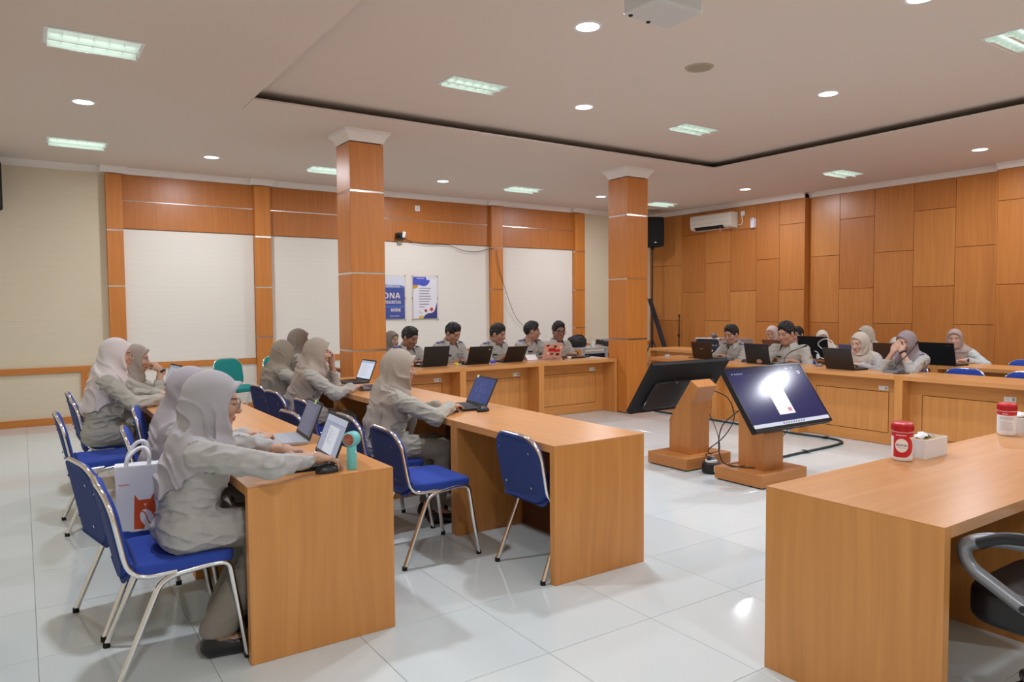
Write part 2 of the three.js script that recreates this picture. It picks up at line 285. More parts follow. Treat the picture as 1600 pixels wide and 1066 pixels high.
function troffer(x, z, w, d, y, place) {
  const t = thing('recessed_light', 'rectangular recessed ceiling light with mirror louvre ' + place, 'ceiling light', [x, y, z], 0, 'recessed louvre lights');
  const rim = new THREE.Shape(); const o = 0.018; rim.moveTo(-w / 2 - o, -d / 2 - o); rim.lineTo(w / 2 + o, -d / 2 - o); rim.lineTo(w / 2 + o, d / 2 + o); rim.lineTo(-w / 2 - o, d / 2 + o); rim.closePath();
  const hp = new THREE.Path(); hp.moveTo(-w / 2 + 0.006, -d / 2 + 0.006); hp.lineTo(w / 2 - 0.006, -d / 2 + 0.006); hp.lineTo(w / 2 - 0.006, d / 2 - 0.006); hp.lineTo(-w / 2 + 0.006, d / 2 - 0.006); hp.closePath(); rim.holes.push(hp);
  const fr = new THREE.ExtrudeGeometry(rim, { depth: 0.005, bevelEnabled: false }); fr.rotateX(-PI / 2); fr.translate(0, -0.0055, 0); part('frame', fr, M.white, t);
  const hh = 0.075, wall = 0.004;
  part('housing', join(cb(-w / 2, w / 2, hh, hh + wall, -d / 2, d / 2, 0.001), cb(-w / 2, -w / 2 + wall, 0, hh, -d / 2, d / 2, 0.001), cb(w / 2 - wall, w / 2, 0, hh, -d / 2, d / 2, 0.001), cb(-w / 2, w / 2, 0, hh, -d / 2, -d / 2 + wall, 0.001), cb(-w / 2, w / 2, 0, hh, d / 2 - wall, d / 2, 0.001)), reflector, t);
  for (const s of [-1, 1]) {
    const tr = new THREE.CylinderGeometry(d * 0.235, d * 0.235, w - 0.012, 16, 1, true, 0, PI); tr.rotateZ(PI / 2); tr.rotateX(PI / 2 + PI); tr.scale(1, 0.8, 1);
    part('trough', at(tr, 0, 0.006, s * d / 4), std(0xf4faf6, 0.3, 0.4, { side: THREE.DoubleSide }), t);
    part('tube', at(cyl(0.013, 0.013, w - 0.03, 10), 0, 0.034, s * d / 4, 0, 0, PI / 2), tubeGlow, t);
  }
  const l = new THREE.RectAreaLight(0xf4fff8, 0.42, w - 0.03, d - 0.03); l.name = 'tube_light'; l.position.set(0, 0.055, 0); l.rotation.x = -PI / 2; t.add(l);
  for (let k = 1; k < 6; k++) part('louvre_blade', cb(-w / 2 + w * k / 6 - 0.0015, -w / 2 + w * k / 6 + 0.0015, 0.002, 0.034, -d / 2 + 0.006, d / 2 - 0.006, 0.0004), reflector, t);
  part('louvre_spine', cb(-w / 2 + 0.006, w / 2 - 0.006, 0.001, 0.03, -0.004, 0.004, 0.0005), reflector, t);
}
for (const [x, z, w, d, y, place] of TROFFERS) troffer(x, z, w, d, y, place);
{
  const t = thing('ceiling_speaker', 'round beige ceiling loudspeaker grille in the middle of the tray', 'speaker', [4.7, TRAY, -4.15]);
  part('rim', lathe([[0.095, 0], [0.095, -0.008], [0.108, -0.01], [0.116, -0.004], [0.117, 0]], 32), std(0xb5a793, 0.6), t);
  part('grille', lathe([[0, -0.007], [0.05, -0.0065], [0.095, -0.004]], 32), std(0xa39783, 0.75, 0, { bumpMap: weave, bumpScale: 0.002 }), t);
}
{ // projector
  const t = thing('projector', 'white projector hanging from the ceiling at the top edge', 'projector', [3.02, 3.1, -2.93], R(0));
  const sh0 = rshape(0.36, 0.28, 0.03); const b = extr(sh0, 0.085, 0.014, 3); b.rotateX(PI / 2); part('body', at(b, 0, 0.06, 0), std(0xcfd0cf, 0.4), t);
  part('lens', at(cyl(0.035, 0.038, 0.03, 24), -0.1, 0.06, 0.145, PI / 2), M.blackgloss, t);
  for (const [x, z] of [[-0.15, -0.1], [0.0, -0.115]]) part('foot', at(cyl(0.014, 0.012, 0.012, 14), x, 0.004, z), M.rubber, t);
  for (const x of [-0.09, -0.075]) part('indicator', at(cyl(0.0035, 0.0035, 0.002, 10), x, 0.0095, -0.07), std(0xdfe6ff, 0.3, 0, { emissive: 0xaebcff, emissiveIntensity: 2 }), t);
  part('vent', cb(0.07, 0.13, 0.007, 0.011, -0.06, -0.035, 0.001), M.grey, t);
  part('nameplate', cb(-0.02, 0.05, 0.0085, 0.0105, -0.035, -0.03, 0.0005), M.grey, t);
  part('mount_pole', at(cyl(0.02, 0.02, 0.19, 16), 0, 0.21, 0), M.white, t);
  part('mount_plate', at(cyl(0.07, 0.07, 0.012, 24), 0, 0.318, 0), M.white, t);
  part('bracket', join(pipe([[0, 0.12, 0], [0.12, 0.105, 0.09]], 0.008), pipe([[0, 0.12, 0], [-0.12, 0.105, 0.09]], 0.008), pipe([[0, 0.12, 0], [0.12, 0.105, -0.09]], 0.008), pipe([[0, 0.12, 0], [-0.12, 0.105, -0.09]], 0.008)), M.white, t);
}
// ---------- desks ----------
const stickerTex = canvasTex(128, 64, (c, w, h) => { c.fillStyle = '#e9e9e6'; c.fillRect(0, 0, w, h); c.fillStyle = '#9a9c9c'; c.fillRect(84, 10, 34, 40); c.fillStyle = '#b9b9b7'; c.fillRect(8, 12, 62, 5); c.fillRect(8, 26, 54, 4); c.fillRect(8, 38, 60, 4); });
const stickerMat = std(0xffffff, 0.5, 0, { map: stickerTex });
function desk(label, x, z, turn, L, D, rec, group, sticker = true, chip = null) {   // local: length along x, sitter at +z, modesty board near -z
  const t = thing('desk', label, 'desk', [x, 0, z], turn, group), H = 0.75, T = 0.042;
  part('top', join(cb(-L / 2, L / 2, H - 0.003, H, -D / 2, D / 2, 0.0012, 'x'), cb(-L / 2 + T, L / 2 - T, H - T, H - 0.003, -D / 2, D / 2, 0.0005, 'x')), M.desktop, t);
  for (const s of [-1, 1]) part('side_panel', at(cbox(T, H - 0.0032, D, 0.0015, 'y'), s * (L / 2 - T / 2), (H - 0.0032) / 2, 0), M.desk, t);
  const z0 = -D / 2 + rec, w = L - 2 * T, y0 = 0.004, y1 = H - T, ix = w * 0.38, iy0 = 0.13, iy1 = 0.555, g = 0.0065;
  const b = part('modesty_board', cb(-w / 2, w / 2, y0, y1, z0 + 0.012, z0 + 0.024, 0.001, 'y'), M.groove, t); void b;
  for (const [a, c, e, f] of [[-w / 2, w / 2, iy1 + g, y1], [-w / 2, w / 2, y0, iy0 - g], [-w / 2, -ix - g, iy0 - g, iy1 + g], [ix + g, w / 2, iy0 - g, iy1 + g]]) part('front_rail', cb(a, c, e, f, z0, z0 + 0.014, 0.001, c - a > 0.5 ? 'x' : 'y'), M.desk, t);
  part('front_panel', cb(-ix, ix, iy0, iy1, z0, z0 + 0.014, 0.0015, 'y'), M.desk, t);
  if (sticker) { const s = new THREE.PlaneGeometry(0.1, 0.045); s.rotateY(PI); part('label_sticker', at(new THREE.BoxGeometry(0.1, 0.045, 0.001), -ix + 0.055, iy1 + 0.042, z0 - 0.0006), stickerMat, t); }
  if (chip) { const q = new THREE.Shape(); q.moveTo(0, 0); q.lineTo(0.05, 0); q.quadraticCurveTo(0.03, 0.035, 0, 0.06); q.closePath(); const cg = new THREE.ExtrudeGeometry(q, { depth: 0.001, bevelEnabled: false }); cg.rotateY(HP); cg.scale(1, 1, chip[1]); cg.translate(chip[2] * (L / 2 + (chip[2] > 0 ? 0.0002 : -0.0012)), 0.004, chip[0]); part('worn_corner', cg, std(0x6b6448, 0.8, 0, { side: THREE.DoubleSide }), t); }
  return t;
}
const HP = PI / 2;
{
  const L = 1.2, g1 = 'desks of the left row', g2 = 'desks of the middle row', g3 = 'desks of the back row', g4 = 'desks of the right front row', g5 = 'desks of the right rear row', g6 = 'desks at the near right';
  const n1 = ['nearest desk of the left row, under the turquoise fan', 'second desk of the left row, behind the typing woman', 'third desk of the left row', 'farthest desk of the left row, where two women sit'];
  for (let k = 0; k < 4; k++) desk('orange wood ' + n1[k], 1.07, -3.04 - L * (k + 0.5), -HP, L, 0.65, 0.12, g1);
  const n2 = ['nearest desk of the middle row, empty with open end', 'second desk of the middle row, with the blue screened laptop', 'third desk of the middle row', 'farthest desk of the middle row, beside the left column'];
  for (let k = 0; k < 4; k++) desk('orange wood ' + n2[k], 2.62, -2.995 - 1.07 * (k + 0.5), -HP, 1.07, 0.65, 0.12, g2);
  const n3 = ['left desk of the back row, beside the left column', 'middle desk of the back row between two columns', 'right desk of the back row against the right column'];
  [[3.33, 4.37], [4.37, 5.54], [5.54, 6.85]].forEach(([a, b], k) => desk('orange wood ' + n3[k], (a + b) / 2, -7.82, PI, b - a, 0.65, 0.25, g3));
  const n4 = ['farthest desk of the right front row, behind the monitor backs', 'desk of the right front row behind the lit monitor', 'desk of the right front row before the cream scarf woman', 'desk of the right front row with empty chairs behind', 'nearest desk of the right front row, outside the picture'];
  [-7.4, -6.22, -5.04, -3.86, -2.68].forEach((z, k) => desk('orange wood ' + n4[k], 7.685, z + 0.59, HP, 1.18, 0.65, 0.14, g4));
  [-9.0, -7.82, -6.64, -5.46, -4.28, -3.1].forEach((z, k) => desk('orange wood desk of the right rear row ' + ['under the grey equipment case', 'behind the man with shoulder badges', 'under the large black screen', 'behind the cream scarf woman', 'under the far right black laptop', 'cut by the right picture edge'][k], 9.28, z + 0.59, HP, 1.18, 0.65, 0.14, g5, false));
  const n6 = ['desk in the near right corner with the front wipe tub', 'desk in the near right corner with the rear wipe tub', 'desk continuing the near right row out of the picture'];
  [2.48, 3.62, 4.76].forEach((x, k) => desk('orange wood ' + n6[k], x + 0.57, -1.484, 0, 1.14, 0.688, 0.12, g6, true, k ? null : [-0.344, -1, -1]));
}
// ---------- blue stacking chairs ----------
function bendBack(g, y0, z0, tilt) { // panel drawn in xy, centre 0 -> leaned back and slightly cupped
  const p = g.attributes.position; for (let i = 0; i < p.count; i++) p.setZ(i, p.getZ(i) + p.getX(i) * p.getX(i) * 0.55); g.computeVertexNormals(); g.rotateX(-tilt); g.translate(0, y0, z0); return g;
}
function makeChair(name, label, fabric, back, green) {
  const t = thing(name, label, 'chair');
  for (const s of [-1, 1]) {
    const x = s * 0.208;
    part('leg_frame', join(pipe([[s * 0.222, 0.012, -0.245], [x, 0.385, -0.085], [x, 0.412, -0.03], [x, 0.427, 0.12], [x, 0.42, 0.185], [s * 0.225, 0.012, 0.245]], 0.0125, 0.045, 10)), M.chrome, t);
    for (const z of [-0.245, 0.245]) part('foot_cap', at(cyl(0.0145, 0.015, 0.022, 12), s * 0.2225, 0.011, z), M.rubber, t);
  }
  const seat = extr(rshape(0.435, 0.40, 0.07, 0.06), 0.02, 0.016, 4); seat.rotateX(-HP); { const p = seat.attributes.position; for (let i = 0; i < p.count; i++) { const z = p.getZ(i), x = p.getX(i); p.setY(i, p.getY(i) - 0.25 * Math.max(0, z - 0.12) ** 1.5 + x * x * 0.12); } seat.computeVertexNormals(); }
  part('seat', at(seat, 0, 0.443, 0.01), fabric, t);
  part('seat_pan', at(extr(rshape(0.40, 0.36, 0.06), 0.008, 0.002).rotateX(-HP), 0, 0.417, 0.01), M.blackmatt, t);
  const H = green ? 0.34 : 0.375, yc = green ? 0.65 : 0.6, zc = green ? -0.262 : -0.245, tilt = 0.19;
  const bk = extr(rshape(0.415, H, 0.13, green ? 0.07 : 0.09), 0.014, 0.011, 3, 10); part('backrest', bendBack(bk, yc, zc, tilt), fabric, t);
  const sh0 = extr(rshape(0.41, H - 0.006, 0.128, green ? 0.07 : 0.09), 0.006, 0.002, 1, 10); part('back_shell', bendBack(sh0.translate(0, 0, -0.016), yc, zc, tilt), back, t);
  const half = [[0.207, -H / 2 + 0.09], [0.2085, 0], [0.2085, H / 2 - 0.13]]; for (let k = 1; k <= 6; k++) { const a = k / 6 * HP; half.push([0.0785 + 0.13 * Math.cos(a), H / 2 - 0.13 + 0.1305 * Math.sin(a)]); }
  const on = ([x, y]) => { const zz = x * x * 0.55 - 0.006; return [x, yc + y * Math.cos(tilt) + zz * Math.sin(tilt), zc - y * Math.sin(tilt) + zz * Math.cos(tilt)]; };
  const low = green ? [[0.205, 0.42, -0.1], [0.206, 0.435, -0.2], [0.207, 0.48, -0.222]] : [[0.207, 0.425, -0.02], [0.208, 0.421, -0.12], [0.207, 0.435, -0.172], [0.206, 0.47, -0.198]];
  const right = [...low, ...half.map(on)], all = [...right, ...right.slice().reverse().map(([x, y, z]) => [-x, y, z])];
  part('back_rim', pipe(all, 0.0115, 0.03, 8), M.chrome, t);
  if (!green) for (const [x, y] of [[-0.14, 0.1], [0.14, 0.1], [-0.12, -0.1], [0.12, -0.1]]) { const q = on([x, y]); part('bolt', at(cyl(0.006, 0.007, 0.006, 10), q[0], q[1] - 0.003, q[2] - 0.018, HP - tilt), M.chrome, t); }
  if (!green) { const cv = extr(rshape(0.4, 0.09, 0.03), 0.006, 0.002); part('back_foot', at(cv, 0, 0.442, -0.188, 0.62), back, t); }
  part('stretcher', pipe([[-0.208, 0.405, -0.04], [0.208, 0.405, -0.04]], 0.008), M.chrome, t);
  return t;
}
const blueChair = makeChair('stacking_chair', 'blue chair with chrome frame that the typing woman in front sits on', M.blue, M.blueback, false);
blueChair.userData.group = 'blue stacking chairs';
const CH = [   // x, z, turn in degrees (90 faces +x), label
  [0.51, -3.36, 90, null],
  [0.46, -3.92, 101, 'blue chair with a white paper bag on its seat'],
  [0.45, -5.73, 90, 'empty blue chair pulled back from the left row, seat in full view'],
  [0.75, -4.75, 84, 'empty blue chair pushed to the left row just behind the bag'],
  [0.92, -5.72, 80, 'empty blue chair pushed in close under the left row, in front of another empty one'],
  [0.58, -6.46, 90, 'blue chair under the woman in the pale pink scarf'],
  [0.58, -7.1, 90, 'blue chair half hidden behind the one of the pale pink scarf woman'],
  [1.99, -3.89, 90, 'empty blue chair pulled out from the middle row, seen from its side'],
  [2.5, -3.27, 90, 'empty blue chair pushed under the near end of the middle row, back towards us'],
  [2.0, -4.5, 90, 'blue chair under the khaki scarf woman of the middle row'],
  [1.75, -4.9, 95, 'empty blue chair whose rim just shows above the left row desk'],
  [2.02, -5.45, 90, 'empty blue chair behind the two open laptops of the left row'],
  [2.0, -6.17, 95, 'blue chair under the woman leaning her cheek on her hand'],
  [2.02, -6.72, 95, 'blue chair under the olive scarf woman with her back turned'],
  [8.3, -4.35, -90, 'blue chair right of the mauve scarf woman with hands at her face'],
  [8.3, -4.95, -90, 'blue chair under the cream scarf woman'],
  [8.06, -3.66, -90, 'empty blue chair of the right front row, left of the pair'],
  [8.06, -3.08, -90, 'empty blue chair of the right front row, cut by the picture edge'],
  [9.86, -3.75, -90, 'empty blue chair of the right rear row at the picture edge'],
  [8.28, -5.2, -95, 'empty blue chair between the middle man and the cream scarf woman'],
];
CH.forEach(([x, z, a, l], i) => { if (!i) { blueChair.position.set(x, 0, z); blueChair.rotation.y = R(a); } else dup(blueChair, l, [x, 0, z], R(a)); });
const tealChair = makeChair('padded_chair', 'teal padded chair against the back wall, leftmost of the three', M.teal, M.teal, true); tealChair.userData.group = 'teal chairs along the back wall';
tealChair.position.set(2.33, 0, -9.75); tealChair.rotation.y = R(22);
dup(tealChair, 'teal padded chair half hidden behind the olive scarf woman', [2.98, 0, -9.85], R(18));
dup(tealChair, 'teal padded chair whose back shows left of the left column', [3.98, 0, -9.5], R(5));
for (const [x, z, a, l] of [[4.06, -8.52, 8, 'the leftmost man of the back row'], [4.67, -8.47, 4, 'the writing man of the back row'], [5.38, -8.47, 8, 'the man holding a phone'], [5.99, -8.47, 5, 'the man turning his head right'], [6.5, -8.5, 0, 'the man with black glasses'], [4.28, -9.47, 20, 'the dark grey scarf woman']]) dup(tealChair, 'teal padded chair under ' + l, [x, 0, z], R(a));
for (const [x, z, a, l] of [[2.46, -7.95, 88, 'the glasses woman behind the tan scarf'], [8.33, -6.62, -92, 'the man with purple shoulder badges'], [8.12, -5.6, -82, 'the large man with goatee'], [9.87, -7.07, -80, 'the pink scarf woman'], [9.86, -6.61, -85, 'the dark haired person'], [9.88, -6.2, -85, 'the white scarf woman'], [9.88, -5.56, -88, 'the grey scarf woman'], [9.86, -5.09, -88, 'the hidden beige scarf woman'], [9.84, -4.36, -92, 'the woman at the far right']]) dup(blueChair, 'blue chair under ' + l, [x, 0, z], R(a));
{ // dark padded chair of the right front row
  const t = thing('padded_armchair', 'dark navy rounded chair back beside the brown laptop', 'chair', [8.42, 0, -7.02], R(-90));
  const b = extr(rshape(0.5, 0.5, 0.2, 0.08), 0.05, 0.02, 3, 10); part('backrest', bendBack(b, 0.66, -0.16, 0.2), M.navy, t);
  const s = extr(rshape(0.48, 0.46, 0.1), 0.05, 0.02, 3); s.rotateX(-HP); part('seat', at(s, 0, 0.45, 0.05), M.navy, t);
  for (const [x, z] of [[-0.2, -0.15], [0.2, -0.15], [-0.2, 0.22], [0.2, 0.22]]) part('leg', pipe([[x, 0, z * 1.15], [x * 0.95, 0.42, z]], 0.013), M.chrome, t);
  part('back_post', pipe([[-0.12, 0.44, -0.12], [-0.12, 0.6, -0.17]], 0.012), M.black, t); part('back_post', pipe([[0.12, 0.44, -0.12], [0.12, 0.6, -0.17]], 0.012), M.black, t);
}
{ // office swivel chair at the lower right
  const t = thing('office_chair', 'black leather office chair with grey armrest at the lower right corner', 'chair', [2.875, 0, -0.905], R(180));
  const leather = std(0x14161b, 0.42); const grey = std(0x8e9197, 0.35, 0.3);
  const s = extr(rshape(0.5, 0.5, 0.1), 0.06, 0.035, 4); s.rotateX(-HP); part('seat', at(s, 0, 0.47, 0.0), leather, t);
  const b = extr(rshape(0.5, 0.66, 0.16, 0.1), 0.05, 0.03, 4, 10); part('backrest', bendBack(b, 0.9, -0.27, 0.2), leather, t);
  for (const sx of [-1, 1]) {
    const x = sx * 0.3;
    part('armrest', pipe(smooth([[x, 0.475, -0.2], [x, 0.49, -0.1], [x, 0.52, 0.02], [x, 0.575, 0.13], [x, 0.62, 0.2], [x, 0.675, 0.215], [x, 0.715, 0.15], [x, 0.728, 0.04], [x, 0.722, -0.1], [x, 0.705, -0.2]], 50), 0.024, 0, 12, 0.62), grey, t);
    part('arm_pad', pipe(smooth([[x, 0.70, 0.17], [x, 0.733, 0.1], [x, 0.745, 0], [x, 0.738, -0.14], [x, 0.72, -0.21]], 24), 0.02, 0, 10, 1.4), leather, t);
    part('arm_bolt', at(cyl(0.01, 0.01, 0.012, 12), x + sx * 0.022, 0.53, 0.035, 0, 0, HP), M.black, t);
    part('arm_bracket', cb(Math.min(x, x - sx * 0.2), Math.max(x, x - sx * 0.2), 0.44, 0.456, -0.13, -0.05, 0.002), M.black, t);
  }
  part('gas_lift', at(cyl(0.028, 0.034, 0.34, 18), 0, 0.26, 0), M.black, t);
  for (let k = 0; k < 5; k++) {
    const a = k / 5 * 2 * PI + 0.5, x = Math.sin(a), z = Math.cos(a);
    part('base_arm', pipe([[0, 0.115, 0], [x * 0.15, 0.11, z * 0.15], [x * 0.3, 0.085, z * 0.3]], 0.025, 0.03, 10, 0.8), grey, t);
    part('caster', join(at(cyl(0.03, 0.03, 0.018, 16), -0.014, 0, 0, 0, 0, HP), at(cyl(0.03, 0.03, 0.018, 16), 0.014, 0, 0, 0, 0, HP), at(cyl(0.012, 0.012, 0.05, 10), 0, 0.025, 0)).rotateY(a + 0.6).translate(x * 0.3, 0.031, z * 0.3), M.black, t);
  }
}
// ---------- monitors on wooden stands ----------
const screenTex = canvasTex(1024, 576, (c, w, h) => {
  c.fillStyle = '#23275c'; c.fillRect(0, 0, w, h); c.fillStyle = '#1a1d49'; c.fillRect(0, 0, w, 66); c.strokeStyle = '#343a78'; c.lineWidth = 3; c.beginPath(); c.moveTo(20, 66); c.lineTo(w - 20, 66); c.stroke();
  c.fillStyle = '#cfd4ff'; c.font = '22px sans-serif'; c.fillText('Dashboard', 88, 58); c.fillRect(56, 44, 12, 12); c.fillText('A. J.', 790, 40); c.fillText('Tim', 860, 40); c.fillStyle = '#d9ddff'; c.fillRect(930, 70, 34, 30); c.fillStyle = '#23275c'; c.fillRect(938, 78, 18, 14);
  c.fillStyle = '#ffffff'; c.fillRect(395, 150, 215, 330); c.fillStyle = '#f4e9f2'; c.fillRect(395, 150, 215, 30); c.fillStyle = '#d6457f'; c.fillRect(535, 425, 48, 30); c.fillStyle = '#fff'; c.font = 'bold 18px sans-serif'; c.fillText('Next', 540, 447);
  c.fillStyle = '#dfe2f2'; c.fillRect(0, h - 34, w, 34); for (let i = 0; i < 9; i++) { c.fillStyle = ['#5a7fd0', '#d07b4a', '#4aa36b', '#8890b0'][i % 4]; c.fillRect(380 + i * 34, h - 26, 18, 18); }
});
function monitorStand(label, x, z, turn, screenLabel, lit) {   // local: screen faces +z, leaned back
  const st = thing('monitor_stand', label, 'stand', [x, 0, z], turn, 'wooden monitor stands');
  part('base', cb(-0.3, 0.3, 0.012, 0.115, -0.24, 0.24, 0.003, 'x'), M.stand, st);
  part('plinth', cb(-0.28, 0.28, 0, 0.012, -0.22, 0.22, 0.001), M.black, st);
  const p = new THREE.Shape(); p.moveTo(-0.13, 0); p.lineTo(0.13, 0); p.lineTo(0.13, 0.3); p.lineTo(0.02, 0.47); p.lineTo(-0.13, 0.685); p.lineTo(-0.22, 0.63); p.lineTo(-0.13, 0.47); p.closePath();
  const g = new THREE.ExtrudeGeometry(p, { depth: 0.25, bevelEnabled: true, bevelSize: 0.002, bevelThickness: 0.002, bevelSegments: 1, bevelOffset: -0.002 }); g.translate(0, 0, -0.125); g.rotateY(-HP);
  { const ps = g.attributes.position, uv = g.attributes.uv; for (let i = 0; i < ps.count; i++) uv.setXY(i, (ps.getX(i) + ps.getZ(i)) / 1.2 + 0.3, ps.getY(i) / 1.2); }
  part('pillar', g.translate(0, 0.115, 0), M.stand, st);
  const T = 0.6, m = thing('monitor', screenLabel, 'monitor', [x, 0, z], turn), W = 1.02, H = 0.575, yc = 0.722, zc = lit ? 0.155 : 0.13;
  const put = (gg, dy = 0, dz = 0, dx = 0) => { gg.translate(dx, dy, dz); gg.rotateX(-T); gg.translate(0, yc, zc); return gg; };
  part('casing', put(extr(rshape(W, H, 0.012), 0.03, 0.006, 2)), M.blackmatt, m);
  part('back_bulge', put(extr(rshape(W * 0.8, H * 0.55, 0.05), 0.03, 0.012, 2), -0.06, -0.034), M.black, m);
  part('bezel', put(join(cb(-W / 2, W / 2, H / 2 - 0.014, H / 2, 0.02, 0.025, 0.001), cb(-W / 2, W / 2, -H / 2, -H / 2 + 0.03, 0.02, 0.025, 0.001), cb(-W / 2, -W / 2 + 0.014, -H / 2, H / 2, 0.02, 0.025, 0.001), cb(W / 2 - 0.014, W / 2, -H / 2, H / 2, 0.02, 0.025, 0.001))), M.blackgloss, m);
  const sm = new THREE.MeshStandardMaterial({ color: 0x050509, roughness: 0.13, map: null, emissive: 0xffffff, emissiveMap: screenTex, emissiveIntensity: lit ? 0.85 : 0.5 });
  part('screen', put(new THREE.PlaneGeometry(W - 0.028, H - 0.044), 0.008, 0.0225), sm, m);
  for (const dx of [0.25, 0.37]) part('rating_label', put(new THREE.BoxGeometry(0.085, 0.04, 0.001), -0.14, -0.0525, dx - 0.0), M.paper, m);
  part('mount_arm', put(cb(0.12, 0.145, -0.13, 0.1, -0.06, -0.03, 0.003)), M.steel, m); part('mount_arm', put(cb(-0.145, -0.12, -0.13, 0.1, -0.06, -0.03, 0.003)), M.steel, m);
  return m;
}
monitorStand('wooden pedestal under the monitor seen from behind', 5.15, -4.645, PI, 'large black flat screen seen from behind, leaning on its pedestal', false);
monitorStand('wooden pedestal under the lit blue monitor', 5.16, -3.86, 0, 'large flat screen showing a dark blue page with white card', true);
// ---------- laptops ----------
const docScreen = canvasTex(512, 320, (c, w, h) => { c.fillStyle = '#aab3cc'; c.fillRect(0, 0, w, h); c.fillStyle = '#c3cbe0'; c.fillRect(0, 0, w, 60); c.fillStyle = '#8f99b8'; c.fillRect(0, 52, w, 8); c.fillStyle = '#e6ebf7'; c.fillRect(140, 82, 250, 238); c.fillStyle = '#77809c'; for (let i = 0; i < 8; i++) c.fillRect(170, 108 + i * 16, 50 + (i * 37) % 90, 3); c.fillStyle = '#3a425c'; c.fillRect(0, h - 14, w, 14); });
const darkScreen = canvasTex(512, 320, (c, w, h) => { c.fillStyle = '#565d78'; c.fillRect(0, 0, w, h); c.fillStyle = '#4a516b'; c.fillRect(0, 0, w, 34); c.fillStyle = '#6b728c'; for (let i = 0; i < 9; i++) c.fillRect(60, 60 + i * 26, 250 + (i * 53) % 120, 3); c.fillStyle = '#454c68'; c.fillRect(420, 34, 92, h); });
const lightScreen = canvasTex(512, 320, (c, w, h) => { c.fillStyle = '#dfe5f6'; c.fillRect(0, 0, w, h); c.fillStyle = '#aeb8d6'; c.fillRect(0, 0, w, 40); c.fillStyle = '#8089a8'; for (let i = 0; i < 11; i++) c.fillRect(60, 66 + i * 21, 180 + (i * 71) % 170, 3); });
const blueScreen = canvasTex(512, 320, (c, w, h) => { c.fillStyle = '#27417f'; c.fillRect(0, 0, w, h); c.strokeStyle = '#5c76ad'; c.fillStyle = '#5c76ad'; c.lineWidth = 4; for (const [x, y] of [[200, 70], [290, 70], [140, 150], [240, 150], [340, 150], [240, 230]]) { c.beginPath(); c.arc(x, y, 20, 0, 7); c.stroke(); c.fillRect(x - 24, y + 28, 48, 5); } });
const scr = (t, k) => new THREE.MeshStandardMaterial({ color: 0x0a0b10, roughness: 0.25, emissive: 0xffffff, emissiveMap: t, emissiveIntensity: k });
const offScreen = std(0x15171c, 0.2);
const keyGeo = (W, D) => { const ks = []; for (let r = 0; r < 5; r++) for (let k = 0; k < 13; k++) ks.push(at(new THREE.BoxGeometry(W * 0.058, 0.0025, D * 0.075), -W * 0.42 + k * W * 0.07, 0.0185, -D * 0.3 + r * D * 0.095)); return join(ks); };
function laptop(o) {   // local: user at +z
  const { label, x, z, turn = 0, W = 0.34, D = 0.23, H = 0.215, open = 108, body = 0x2a2c31, cover = body, keys = 0x17181b, screen = offScreen, y = 0.75, group } = o;
  const t = thing('laptop', label, 'laptop', [x, y, z], R(turn), group), bm = std(body, 0.42, 0.15), cm = std(cover, 0.42, 0.15);
  const b = extr(rshape(W, D, 0.012), 0.012, 0.003, 2); b.rotateX(-HP); part('base', at(b, 0, 0.01, 0), bm, t);
  const kb = part('keyboard', keyGeo(W, D), std(keys, 0.55), t); void kb;
  part('touchpad', at(new THREE.BoxGeometry(W * 0.3, 0.001, D * 0.27), -W * 0.04, 0.0166, D * 0.3), std(new THREE.Color(body).multiplyScalar(1.25), 0.3), t);
  if (o.palm) part('palm_sticker', at(new THREE.BoxGeometry(0.075, 0.001, 0.035), o.palm * W * 0.33, 0.0168, D * 0.36), M.paper, t);
  const a = R(open - 90), put = g => { g.rotateX(-a); g.translate(0, 0.016, -D / 2 + 0.006); return g; };   // lid drawn upright, hinge at y=0, facing +z
  const lid = part('lid', put(extr(rshape(W, H, 0.012), 0.004, 0.0018, 1).translate(0, H / 2, -0.004)), cm, t);
  part('bezel', put(join(cb(-W / 2 + 0.002, W / 2 - 0.002, H - 0.014, H - 0.001, -0.0012, 0.0006, 0.0003), cb(-W / 2 + 0.002, W / 2 - 0.002, 0.002, 0.022, -0.0012, 0.0006, 0.0003), cb(-W / 2 + 0.002, -W / 2 + 0.01, 0.01, H - 0.005, -0.0012, 0.0006, 0.0003), cb(W / 2 - 0.01, W / 2 - 0.002, 0.01, H - 0.005, -0.0012, 0.0006, 0.0003))), M.black, lid);
  part('screen', put(new THREE.PlaneGeometry(W - 0.02, H - 0.036).translate(0, H / 2 + 0.004, 0.0002)), screen, lid);
  part('hinge', at(cyl(0.006, 0.006, W * 0.7, 10), 0, 0.016, -D / 2 + 0.004, 0, 0, HP), M.black, t);
  if (o.lidMark) for (const [lx, ly, lw, lh, col] of o.lidMark) part('lid_sticker', put(new THREE.BoxGeometry(lw, lh, 0.0008).translate(lx, ly, -0.0082)), std(col, 0.5), lid);
  if (o.note) part('paper_note', put(new THREE.BoxGeometry(0.035, 0.022, 0.001).translate(o.note[0], H - 0.008, 0.0015)), std(o.note[1], 0.8), lid);
  return t;
}
const bag4 = [[0.1, 0.19, 0.05, 0.025, 0x2a2420], [0.02, 0.13, 0.12, 0.05, 0xb5202c], [-0.07, 0.115, 0.11, 0.04, 0xc42a34], [-0.03, 0.175, 0.05, 0.03, 0x3b2a26], [0.01, 0.07, 0.05, 0.03, 0x6b3c34], [-0.09, 0.06, 0.06, 0.03, 0x1f1c1c], [0.08, 0.08, 0.03, 0.03, 0xe8d8d0], [-0.13, 0.16, 0.03, 0.04, 0xe3cdc4]];
